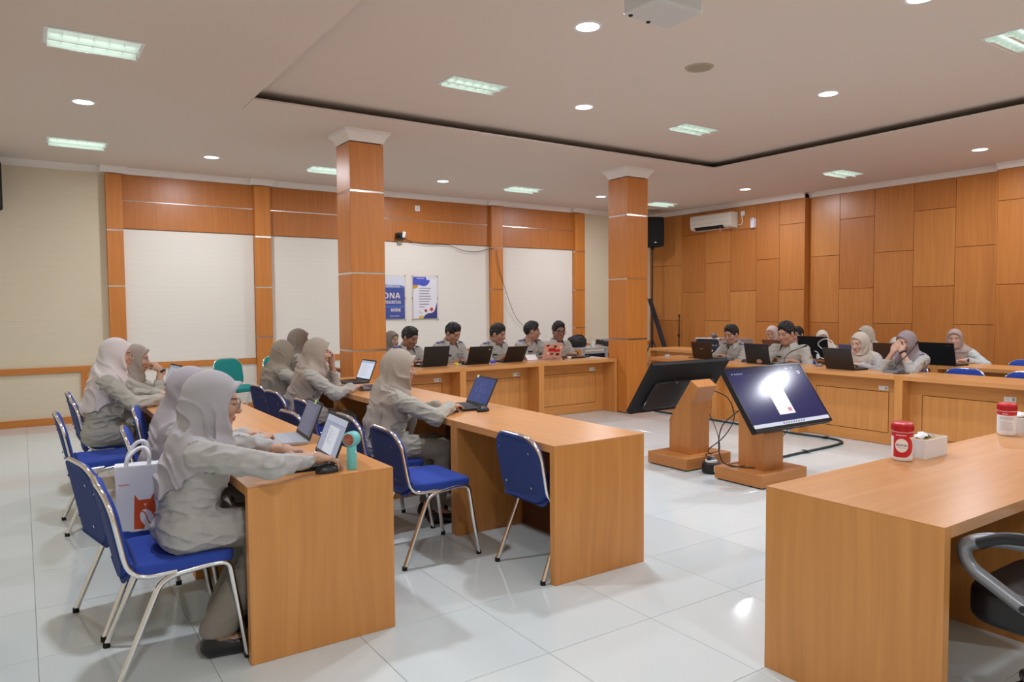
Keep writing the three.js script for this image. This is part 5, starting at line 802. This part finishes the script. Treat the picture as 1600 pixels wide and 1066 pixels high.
  const short = !!o.short, slv = arms.flatMap(a => { const m = a.E.map((v, i) => a.S[i] + (v - a.S[i]) * 0.86), we = a.W.map((v, i) => a.E[i] + (v - a.E[i]) * (o.cuff ?? 0.9)); return short ? [cap(a.S, m, 0.064, 0.062)] : [cap(a.S, a.E, 0.064, 0.053), cap(a.E, we, 0.053, 0.0385), cap(a.E.map((v, i) => v + (we[i] - v) * 0.88), we, 0.041, 0.041)]; }), sleeves = union(slv, 0.025);
  const skirt = male ? null : union(legs.map(l => cap([l.H[0], l.H[1] + 0.012, l.H[2]], [l.K[0], l.K[1] + 0.03, P[2] + 0.2], 0.094, 0.08)), 0.06);
  const amp = o.amp ?? 0.008;
  const shirtF = (X, Y, Z) => { const v = inT(X, Y, Z); let d = smin(ts(v[0], v[1], v[2]), sleeves(X, Y, Z), 0.035); if (skirt) d = smin(d, Math.max(skirt(X, Y, Z), Z - (P[2] + 0.235)), 0.03); if (d < 0.03 && d > -0.03) d -= amp * fold(X, Y, Z, seed) * (v[1] < 0.36 || Math.abs(X) > 0.12 ? 1 : 0.4) - amp * 0.4; d = Math.max(d, v[1] - 0.487, Z < P[2] + 0.25 ? (male ? seatY + 0.004 : seatY + 0.006 + 0.2 * Math.max(0, Z - P[2] - 0.02)) - Y : -1); return d; };
  const shirt = part('shirt', netMesh(shirtF, [-0.52, seatY - 0.03, -0.34], [0.52, N[1] + 0.06, 0.72], cell), sm, t);
  // trousers
  const trF0 = union([ell([0, hipY + 0.0, P[2] + 0.01], [0.146, 0.085, 0.098]), ...legs.flatMap(l => [cap(l.H, l.K, male ? 0.085 : 0.078, 0.068), cap(l.K, [l.A[0], l.A[1] + 0.03, l.A[2]], 0.067, o.wide || 0.054)])], 0.03);
  const trF = (X, Y, Z) => { let d = trF0(X, Y, Z); if (Math.abs(d) < 0.02) d -= 0.004 * fold(X, Y, Z, seed + 5) - 0.002; return Math.max(d, Z < P[2] + 0.21 ? Math.min(seatY + 0.004 - Y, Y - seatY + 0.085) : -1, 0.1 / s - Y); };
  part('trousers', netMesh(trF, [-0.3, 0.05, -0.25], [0.3, seatY + 0.25, 0.62], Math.max(cell, o.near ? 0.008 : 0.014)), o.trousers || trouserMat, t);
  legs.forEach((l, i) => { const A = l.A, T = l.T, f0 = union([cap([A[0], 0.042, A[2] - 0.03], [T[0], 0.034, T[2]], 0.042, 0.036), cap([A[0], 0.075, A[2] - 0.02], [A[0], 0.06, A[2] + 0.03], 0.036, 0.034)], 0.02); part('shoe', netMesh((X, Y, Z) => Math.max(f0(X, Y, Z), 0.002 - Y, Y - 0.088 + (Z - A[2]) * 0.25), [Math.min(A[0], T[0]) - 0.08, -0.02, A[2] - 0.12], [Math.max(A[0], T[0]) + 0.08, 0.13, T[2] + 0.08], o.near ? 0.005 : 0.009), blackLeather, t); void i; });
  if (o.hijab !== undefined) {
    const hz = o.hem || [0.3, 0.9], k1 = ell([0, 0.022, -0.014], [0.089, 0.108, 0.112]), k2 = ell([0, -0.05, -0.012], [0.082, 0.1, 0.088]);
    const chin = HM.clone().multiply(new THREE.Matrix4().makeTranslation(0, -0.1, -0.012)), C = new THREE.Vector3().setFromMatrixPosition(chin).toArray(), BK = new THREE.Vector3(0, -0.03, -0.055).applyMatrix4(HM).toArray();
    const wrap = union([cap(C, tw([0, 0.455, 0.0]), 0.074, 0.1), cap(BK, tw([0, o.tail ?? 0.24, -0.075]), 0.06, o.tr ?? 0.085), cap(tw([-sw * 0.8, 0.42, -0.012]), tw([sw * 0.8, 0.42, -0.012]), 0.07, 0.07), cap(tw([0, 0.4, 0.05]), tw([0, o.front ?? 0.36, 0.07]), 0.09, 0.07)], 0.06);
    const cut = ell([0, -0.013, 0.1], [0.057, 0.085, 0.088]), peak = o.peak ?? 0.018, ha = o.hamp ?? 0.009;
    const hm = 1 / Math.hypot(1, hz[1]);
    const hijF = (X, Y, Z) => {
      const h = inH(X, Y, Z), v = inT(X, Y, Z); let d = smin(k1(h[0], h[1], h[2]), k2(h[0], h[1], h[2]), 0.04);
      const hem = (hz[0] + hz[1] * v[2] - v[1] + 0.03 * Math.sin(X * 14 + seed)) * hm; let w = Math.max(wrap(X, Y, Z), smin(ts(v[0], v[1], v[2]), 9, 0.01) > 0.06 ? -1 : -1, hem);
      const cape = Math.max(ts(v[0], v[1], v[2]) - 0.014, hem); w = smin(w, cape, 0.02); d = smin(d, w, 0.03);
      const yq = (h[1] + 0.012) / 0.09, q2 = yq * yq, rz = 0.042 + Math.min(q2, 1.6) * (yq > 0 ? 0.024 + peak * 0.45 : 0.022), rx = Math.hypot(h[0] / 0.064, yq * 0.96), rim = Math.hypot((rx - 1) * 0.076, h[2] - rz) - 0.0105; d = smax(smin(d, rim, 0.026), h[2] - rz - 0.011 - (yq < -1.1 ? (-1.1 - yq) * 0.2 : 0), 0.01);
      if (d < 0.035 && d > -0.035) { const a = Math.max(0, Math.min(1, (0.02 - h[1] - h[2] * 0.3) / 0.08)), ww = noise3(h[0] * 4, h[1] * 4, h[2] * 4 + seed) * 0.5, g = noise3(h[0] * 4.5 + seed, (h[1] * 0.75 + h[2] * 0.95) * 8.5 + ww, h[2] * 2), g2 = noise3(X * 9, (Y + Z * 0.6) * 11 + seed, Z * 4); d -= a * (ha * (1 - Math.abs(g)) ** 3 * 1.5 + ha * 0.4 * g2 - ha * 0.35); }
      return smax(d, -cut(h[0], h[1], h[2]), 0.008);
    };
    part('hijab', netMesh(hijF, [-0.32, tw([0, 0.02, 0])[1], Math.min(N[2], HC[2]) - 0.36], [0.32, HC[1] + 0.17, HC[2] + 0.24], Math.min(cell, 0.008)), cloth(o.hijab, 0.85), t);
    if (o.scarfEnd) { const [a, b] = o.scarfEnd; const A = tw(a), Bq = tw(b); part('hijab_end', netMesh((X, Y, Z) => { const m = cap(A, Bq, 0.05, 0.012)(X, Y, Z); return m + 0.004 * noise3(X * 30, Y * 20, Z * 30); }, [Math.min(A[0], Bq[0]) - 0.08, Math.min(A[1], Bq[1]) - 0.08, Math.min(A[2], Bq[2]) - 0.08], [Math.max(A[0], Bq[0]) + 0.08, Math.max(A[1], Bq[1]) + 0.08, Math.max(A[2], Bq[2]) + 0.08], 0.007), cloth(o.hijab, 0.85), t.getObjectByName('hijab')); }
  } else {
    const long = o.hair === 'long', up = o.hair === 'swept' ? 0.024 : 0.017, sk = union([ell([0, 0.034, -0.018], [0.0805, 0.086 + up, 0.1]), ell([0, 0.09 + up * 0.4, 0.018], [0.056, 0.034, 0.05])], 0.03), fc = ell([0, -0.035, 0.09], [0.062, o.hair === 'fringe' ? 0.09 : 0.107, 0.082]);
    const hf = (x0, y0, z0) => { const n1 = noise3(x0 * 45 + seed, y0 * 22, z0 * 40); let d = smax(sk(x0, y0, z0), -fc(x0, y0, z0) + 0.004 * n1, 0.008); const low = long ? -0.1 : z0 > 0.012 ? -0.012 + (z0 - 0.012) * 0.9 : z0 > -0.04 ? 0.014 - Math.min(0.03, Math.max(0, z0 + 0.01) * 1.2) : -0.055; d = smax(d, low - y0 + 0.003 * n1, 0.01); return d - 0.0055 * n1 - 0.0025 * noise3(x0 * 110, y0 * 45, z0 * 110); };
    part('hair', netMesh(hf, [-0.11, -0.12, -0.14], [0.11, 0.16, 0.13], 0.0055).applyMatrix4(HM), hairMat, t);
  }
  if (male) { // open collar, shoulder badges, name tag, pocket badge
    const cg = new THREE.BufferGeometry(), cp = [], ci = [], nu = 28; for (let i = 0; i <= nu; i++) { const a = -2.55 + 5.1 * i / nu, fr = Math.max(0, Math.abs(a) - 1.5) / 1.05; for (let k = 0; k < 4; k++) { const kk = k / 3, r = 0.07 + kk * (0.03 + fr * 0.04), y = 0.525 - (k === 0 ? 0.01 : kk * (0.045 + fr * 0.05)) + (k === 1 ? 0.018 : 0); const pt = tw([Math.sin(a + PI) * r, y, -0.012 + Math.cos(a + PI) * r * 0.95 + fr * 0.012]); cp.push(...pt); if (i < nu && k < 3) { const b = i * 4 + k; ci.push(b, b + 1, b + 4, b + 1, b + 5, b + 4); } } }
    cg.setAttribute('position', new THREE.Float32BufferAttribute(cp, 3)); cg.setIndex(ci); cg.computeVertexNormals(); const cm = sm.clone(); cm.side = THREE.DoubleSide; part('collar', cg, cm, shirt);
  }
  const onT = (g, c, rx = 0, ry = 0, rz = 0) => { g.applyMatrix4(new THREE.Matrix4().makeRotationFromEuler(new THREE.Euler(rx, ry, rz))); g.translate(c[0], c[1] * tv, c[2]); g.rotateX(lean); g.translate(...P); return g; };
  if (o.badges) for (const sd of [1, -1]) { const b = part('shoulder_badge', onT(cbox(0.1, 0.01, 0.052, 0.003), [sd * sw * 0.8, 0.496, -0.012], 0, 0, -sd * 0.24), epau, shirt); for (const k of [-0.02, 0.01]) part('badge_stripe', onT(cbox(0.008, 0.003, 0.036, 0.0008), [sd * (sw * 0.8 + k), 0.5035 - k * 0.24 / tv, -0.012], 0, 0, -sd * 0.24), epauMark, b); }
  if (o.tag) part('name_tag', onT(cbox(0.07, 0.016, 0.004, 0.001), [-0.075, 0.345, 0.116 + fat * 0.5], -0.1, -0.25), std(0x1c1c22, 0.5), shirt);
  if (o.patch) { const a = arms.find(k => k.sd === o.patch), c = a.S.map((v, i) => v + (a.E[i] - v) * 0.4), g = cyl(0.032, 0.032, 0.012, 20); g.rotateZ(HP); g.translate(c[0] + a.sd * 0.058, c[1] + 0.01, c[2] + 0.012); part('sleeve_patch', g, std(0xb5a27a, 0.8), shirt); const g2 = cyl(0.019, 0.019, 0.014, 16); g2.rotateZ(HP); g2.translate(c[0] + a.sd * 0.058, c[1] + 0.01, c[2] + 0.012); part('patch_centre', g2, std(0x6d6a52, 0.8), shirt); }
  if (o.glasses) { const fr = []; for (const sd of [1, -1]) { fr.push(pipe([...Array(17)].map((_, i) => { const a = i / 16 * 2 * PI; return [sd * 0.032 + Math.cos(a) * 0.025, 0.004 + Math.sin(a) * 0.019, 0.103 - Math.abs(sd * 0.032 + Math.cos(a) * 0.025) * 0.16]; }), 0.0022, 0, 6)); fr.push(pipe([[sd * 0.057, 0.01, 0.094], [sd * 0.075, 0.012, 0.03], [sd * 0.078, 0.008, -0.01]], 0.0018, 0.01, 6)); } fr.push(pipe([[-0.008, 0.008, 0.103], [0, 0.011, 0.106], [0.008, 0.008, 0.103]], 0.0018, 0, 6)); part('glasses', join(fr).applyMatrix4(HM), o.glasses === 'light' ? std(0x9a8f88, 0.3, 0.6) : M.blackgloss, t); }
  for (const a of arms) { const w = a.sd > 0 ? o.watchL : o.watchR; if (w) { const g = new THREE.TorusGeometry(0.029, w === 'watch' ? 0.0055 : 0.0022, 8, 28); g.scale(1.06, 0.95, w === 'watch' ? 2 : 1); g.translate(0, 0, w === 'watch' ? -0.02 : 0.0); part(w === 'watch' ? 'wristwatch' : 'bracelet', g.applyMatrix4(a.M4), w === 'watch' ? M.black : M.chrome, t); } if (o.ring && a.sd === o.ring) { part('finger_ring', at(new THREE.TorusGeometry(0.0093, 0.0016, 8, 20), -0.009, -0.004, 0.092, -0.35).applyMatrix4(a.M4), std(0xe0c27a, 0.25, 1), t); } }
  return t;
}
const skinF = [0.52, 0.31, 0.215], skinM = [0.40, 0.215, 0.14], skinD = [0.30, 0.155, 0.10];
const typing = (y = 0.79, zf = 0.42, dx = 0.12) => ({ L: { w: [dx, y, zf], p: 'type' }, Rr: { w: [-dx, y, zf], p: 'type' } });
// left row (facing +x)
person({ label: 'woman in grey lilac hijab and khaki uniform typing in the left foreground', x: 0.535, z: -3.33, turn: 88, group: GR.front, near: true, cell: 0.0055, headCell: 0.003, handCell: 0.0026, lean: 0.24, neck: 0.12, yaw: -0.12, pitch: 0.16, s: 1.03, skin: skinF, cuff: 0.76, hijab: 0xaba8ad, hem: [0.31, 1.15], tail: 0.24, peak: 0.026, shirt: uniformB, amp: 0.012, hamp: 0.012, fat: 0.0, L: { w: [0.11, 0.815, 0.45], f: [-0.1, -0.16, 1], p: 'type', pole: [1, -0.1, -0.1] }, Rr: { w: [-0.175, 0.822, 0.51], f: [0.05, -0.2, 1], p: 'type', pole: [-1, -0.12, -0.1] }, glasses: 'light', watchL: 'bracelet', watchR: 'bracelet', ring: -1, down: true, legs: { kz: 0.36, az: 0.12, kx: 0.1, dz: 0.06 }, wide: 0.075, tv: 0.806, hs: 1.05, tr: 0.06 });
person({ label: 'woman in mauve hijab mostly hidden behind the typing woman', x: 0.57, z: -3.93, turn: 88, group: GR.front, cell: 0.008, lean: 0.2, neck: 0.2, pitch: 0.2, skin: skinF, hijab: 0xa29ca3, hem: [0.22, 1.2], tail: 0.15, shirt: uniformB, L: { w: [0.1, 0.80, 0.42], p: 'grip' }, Rr: { w: [-0.1, 0.80, 0.44], p: 'grip' }, down: true, tv: 0.813 });
person({ label: 'woman in pale pink hijab sitting at the far left with glasses', x: 0.46, z: -6.26, turn: 86, group: GR.front, cell: 0.007, lean: 0.17, neck: 0.25, yaw: -0.05, pitch: 0.1, s: 1.0, skin: skinF, hijab: 0xd0c8c8, hem: [0.26, 1.0], tail: 0.2, peak: 0.03, shirt: uniformG, amp: 0.011, fat: 0.012, glasses: 'light', L: { w: [0.14, 0.80, 0.44], p: 'type' }, Rr: { w: [-0.17, 0.80, 0.42], p: 'type' }, tv: 0.974 });
person({ label: 'woman in taupe hijab with her fist at her mouth, behind the pale pink scarf', x: 0.66, z: -6.81, turn: 75, group: GR.front, lean: 0.2, neck: 0.2, pitch: 0.15, s: 0.97, skin: skinF, hijab: 0x9d9186, shirt: uniformG, L: { w: [0.1, 0.8, 0.42] }, Rr: { w: [-0.05, 0.97, 0.33], f: [0.1, 0.6, -0.5], n: [-0.4, 0.5, 0.7], p: 'fist', pole: [-0.4, -1, 0.2] }, watchR: 'watch', tv: 0.858 });
// middle row
person({ label: 'woman in khaki hijab leaning on the middle row, in the centre', x: 1.98, z: -4.51, turn: 82, group: GR.mid, cell: 0.006, headCell: 0.0035, near: true, lean: 0.24, neck: 0.1, yaw: -0.1, pitch: 0.12, skin: skinF, hijab: 0xa79c90, hem: [0.22, 1.2], tail: 0.18, peak: 0.03, shirt: uniformG, amp: 0.011, hamp: 0.012, fat: 0.01, L: { w: [0.02, 0.79, 0.44], f: [-0.5, -0.02, 0.8], p: 'cup' }, Rr: { w: [-0.1, 0.80, 0.47], f: [0.5, -0.05, 0.8], p: 'cup' }, down: true, scarfEnd: [[-0.03, 0.36, 0.15], [0.0, 0.12, 0.2]], tv: 0.825, hs: 1.05 });
person({ label: 'woman in tan hijab resting her cheek on her hand', x: 1.96, z: -6.19, turn: 80, group: GR.mid, cell: 0.007, lean: 0.26, neck: 0.2, yaw: -0.05, pitch: 0.1, skin: skinF, hijab: 0xa5988c, hem: [0.2, 1.25], tail: 0.16, shirt: uniform, amp: 0.011, L: { w: [0.06, 1.0, 0.3], f: [-0.1, 0.9, -0.05], n: [0.6, 0, 0.6], p: 'grip', pole: [0.5, -1, 0.2] }, Rr: { w: [-0.16, 0.79, 0.44], p: 'cup' }, badges: false, tv: 0.900 });
person({ label: 'woman in olive hijab seen from behind at the middle row', x: 1.92, z: -6.88, turn: 100, group: GR.mid, cell: 0.008, lean: 0.2, neck: 0.2, yaw: 0.35, pitch: 0.2, skin: skinF, hijab: 0x8f8677, hem: [0.06, 1.1], tail: 0.06, shirt: uniformG, ...typing(), tv: 0.793 });
person({ label: 'woman in dark taupe hijab and glasses behind the tan hijab woman', x: 2.47, z: -7.95, turn: 88, group: GR.mid, lean: 0.1, neck: 0.1, pitch: 0.15, skin: skinF, hijab: 0x847a6f, shirt: uniform, glasses: true, ...typing(), tv: 0.92 });
// back row (facing +z)
const bk = { group: GR.back, male: true, short: true, badges: true, tag: true, shirt: uniform, down: true };
person({ label: 'woman in dark grey hijab peeking between column and leftmost man', x: 4.28, z: -9.45, turn: 20, group: GR.back, lean: 0.12, s: 0.97, skin: skinF, hijab: 0x7b7067, hem: [0.3, 0.4], shirt: uniform, ...typing(), yaw: 0.05, tv: 0.758 });
person({ ...bk, label: 'leftmost man of the back row looking down behind black laptop', x: 4.06, z: -8.5, turn: 8, lean: 0.22, neck: 0.3, pitch: 0.35, yaw: 0.3, skin: skinD, ...typing(0.8, 0.42) });
person({ ...bk, label: 'man of the back row writing with a pen in a notebook', x: 4.67, z: -8.45, turn: 4, lean: 0.2, neck: 0.3, pitch: 0.45, yaw: 0.25, skin: skinM, L: { w: [0.12, 0.79, 0.4], f: [-0.6, 0, 0.7], p: 'grip' }, Rr: { w: [-0.06, 0.8, 0.42], p: 'grip', f: [0.4, -0.1, 1] }, tv: 0.985 });
person({ ...bk, label: 'man of the back row holding a phone, third from the left', x: 5.38, z: -8.45, turn: 8, lean: 0.18, neck: 0.3, pitch: 0.25, yaw: 0.35, skin: skinM, hair: 'swept', L: { w: [0.06, 0.84, 0.38], f: [-0.4, 0.2, 0.8], p: 'grip' }, Rr: { w: [-0.06, 0.83, 0.38], f: [0.4, 0.2, 0.8], p: 'grip' }, tv: 0.910 });
person({ ...bk, label: 'man of the back row turning his head right, behind the salmon laptop', x: 5.99, z: -8.45, turn: 5, lean: 0.15, neck: 0.2, pitch: 0.08, yaw: 0.95, skin: skinM, down: false, L: { w: [0.15, 0.79, 0.42] }, Rr: { w: [-0.08, 0.79, 0.44] }, tv: 0.941 });
person({ ...bk, label: 'heavy man with black glasses and clasped hands at the back row\'s right end', x: 6.5, z: -8.48, s: 1.05, turn: 0, lean: 0.15, neck: 0.2, pitch: 0.1, yaw: -0.25, skin: skinD, badges: false, fat: 0.04, glasses: true, down: false, L: { w: [0.06, 0.8, 0.4], f: [-0.9, 0, 0.5], p: 'grip' }, Rr: { w: [-0.05, 0.8, 0.42], f: [0.9, 0, 0.5], p: 'grip' }, watchL: 'watch', tv: 0.84 });
// right front row (facing -x)
const rf = { group: GR.right };
person({ ...bk, ...rf, label: 'man with purple shoulder badges at the far end of the right row', x: 8.32, z: -6.62, turn: -92, lean: 0.2, neck: 0.2, pitch: 0.25, yaw: 0.1, skin: [0.46, 0.26, 0.175], tag: false, L: { w: [0.14, 0.79, 0.42] }, Rr: { w: [-0.2, 0.79, 0.42] }, tv: 0.823 });
person({ ...bk, ...rf, label: 'large man with goatee in the middle of the right row', x: 8.1, z: -5.6, turn: -82, s: 1.06, lean: 0.22, neck: 0.25, pitch: 0.22, yaw: -0.15, skin: [0.44, 0.245, 0.165], badges: false, hair: 'swept', patch: 1, L: { w: [0.2, 0.79, 0.36] }, Rr: { w: [-0.18, 0.79, 0.42] }, tv: 0.858, hs: 1.1 });
person({ ...rf, label: 'woman in cream hijab behind a dark brown laptop', x: 8.24, z: -4.7, turn: -85, cell: 0.007, lean: 0.3, neck: 0.2, pitch: 0.25, yaw: -0.2, skin: [0.6, 0.38, 0.29], hijab: 0xc2b8aa, hem: [0.27, 0.25], tail: 0.28, front: 0.3, peak: 0.008, shirt: uniformB, patch: 1, down: true, L: { w: [0.1, 0.79, 0.4] }, Rr: { w: [-0.12, 0.79, 0.42], p: 'cup' }, scarfEnd: [[0.14, 0.42, 0.02], [0.3, 0.34, -0.02]], watchR: 'watch', tv: 0.770 });
person({ ...rf, label: 'woman in mauve hijab with both hands at her face', x: 8.14, z: -4.12, turn: -88, cell: 0.007, lean: 0.24, neck: 0.2, pitch: 0.2, yaw: -0.25, skin: [0.55, 0.34, 0.25], hijab: 0x94878c, hem: [0.3, 0.5], tail: 0.24, front: 0.34, peak: 0.012, shirt: uniformB, badges: true, patch: 1, L: { w: [0.03, 0.975, 0.3], f: [-0.6, 0.75, -0.2], n: [0.2, -0.1, 1], p: 'cup', pole: [0.55, -1, 0.15] }, Rr: { w: [-0.06, 0.96, 0.31], f: [0.35, 0.9, -0.2], n: [-0.2, -0.1, 1], p: 'cup', pole: [-0.55, -1, 0.15] }, watchL: 'watch', tv: 0.817 });
// right rear row
const rr = { group: GR.rear };
person({ ...rr, label: 'woman in pink hijab tilting her head left of the middle man', x: 9.86, z: -7.07, turn: -80, lean: 0.34, neck: 0.1, pitch: 0.3, roll: 0.25, yaw: 0.0, skin: [0.5, 0.3, 0.22], hijab: 0xc3b0ae, hem: [0.28, 0.4], peak: 0.008, shirt: cloth(0xc9bdbb), ...typing(0.8, 0.38), down: true, tv: 0.848, s: 0.95 });
person({ ...rr, label: 'dark haired person half hidden behind the middle man', x: 9.84, z: -6.61, turn: -85, s: 0.95, lean: 0.3, neck: 0.2, pitch: 0.1, yaw: 0, skin: [0.5, 0.3, 0.22], hair: 'long', shirt: uniform, ...typing(0.8, 0.4), tv: 0.827 });
person({ ...rr, label: 'woman in white hijab looking left behind the dark screen', x: 9.86, z: -6.2, turn: -85, s: 0.93, lean: 0.36, neck: 0.25, pitch: 0.2, yaw: 0.6, skin: [0.5, 0.3, 0.22], hijab: 0xd2cabd, hem: [0.22, 0.7], shirt: uniform, ...typing(0.8, 0.4), down: true, tv: 0.799 });
person({ ...rr, label: 'woman in grey hijab just behind the cream hijab woman', x: 9.86, z: -5.56, turn: -88, lean: 0.25, neck: 0.2, pitch: 0.2, yaw: -0.5, skin: [0.5, 0.3, 0.22], hijab: 0xada396, shirt: uniformB, badges: true, ...typing(0.8, 0.4), down: true, tv: 0.874, s: 0.96 });
person({ ...rr, label: 'woman in beige hijab hidden behind the hands of the mauve hijab woman', x: 9.84, z: -5.09, turn: -88, s: 0.92, lean: 0.45, neck: 0.25, pitch: 0.3, yaw: 0.3, skin: [0.5, 0.3, 0.22], hijab: 0xbdb1aa, shirt: uniform, ...typing(0.8, 0.4), down: true, tv: 0.692 });
person({ ...rr, label: 'woman in brown grey hijab alone at the far right behind black laptop', x: 9.82, z: -4.36, turn: -92, cell: 0.008, lean: 0.3, neck: 0.2, pitch: 0.1, yaw: 0.35, skin: [0.6, 0.38, 0.3], hijab: 0xa08f89, hem: [0.26, 0.3], tail: 0.24, front: 0.3, peak: 0.01, shirt: cloth(0xb5bcbc), badges: true, L: { w: [0.24, 0.79, 0.36], f: [-1, 0, 0.2], pole: [0.9, -0.5, -0.2] }, Rr: { w: [-0.15, 0.79, 0.4] }, watchL: 'watch', tv: 0.853, s: 0.96 });
{ // pen of the writing man
  const t = thing('pen', 'dark pen with white tip held by the writing man', 'pen', [4.62, 0.80, -8.0]); part('barrel', pipe([[0.0, -0.02, 0.03], [-0.03, 0.09, -0.02]], 0.0045), M.black, t); part('tip', pipe([[0.004, -0.036, 0.037], [0.0, -0.02, 0.03]], 0.003), M.white, t);
}
renderer.render(scene, camera);
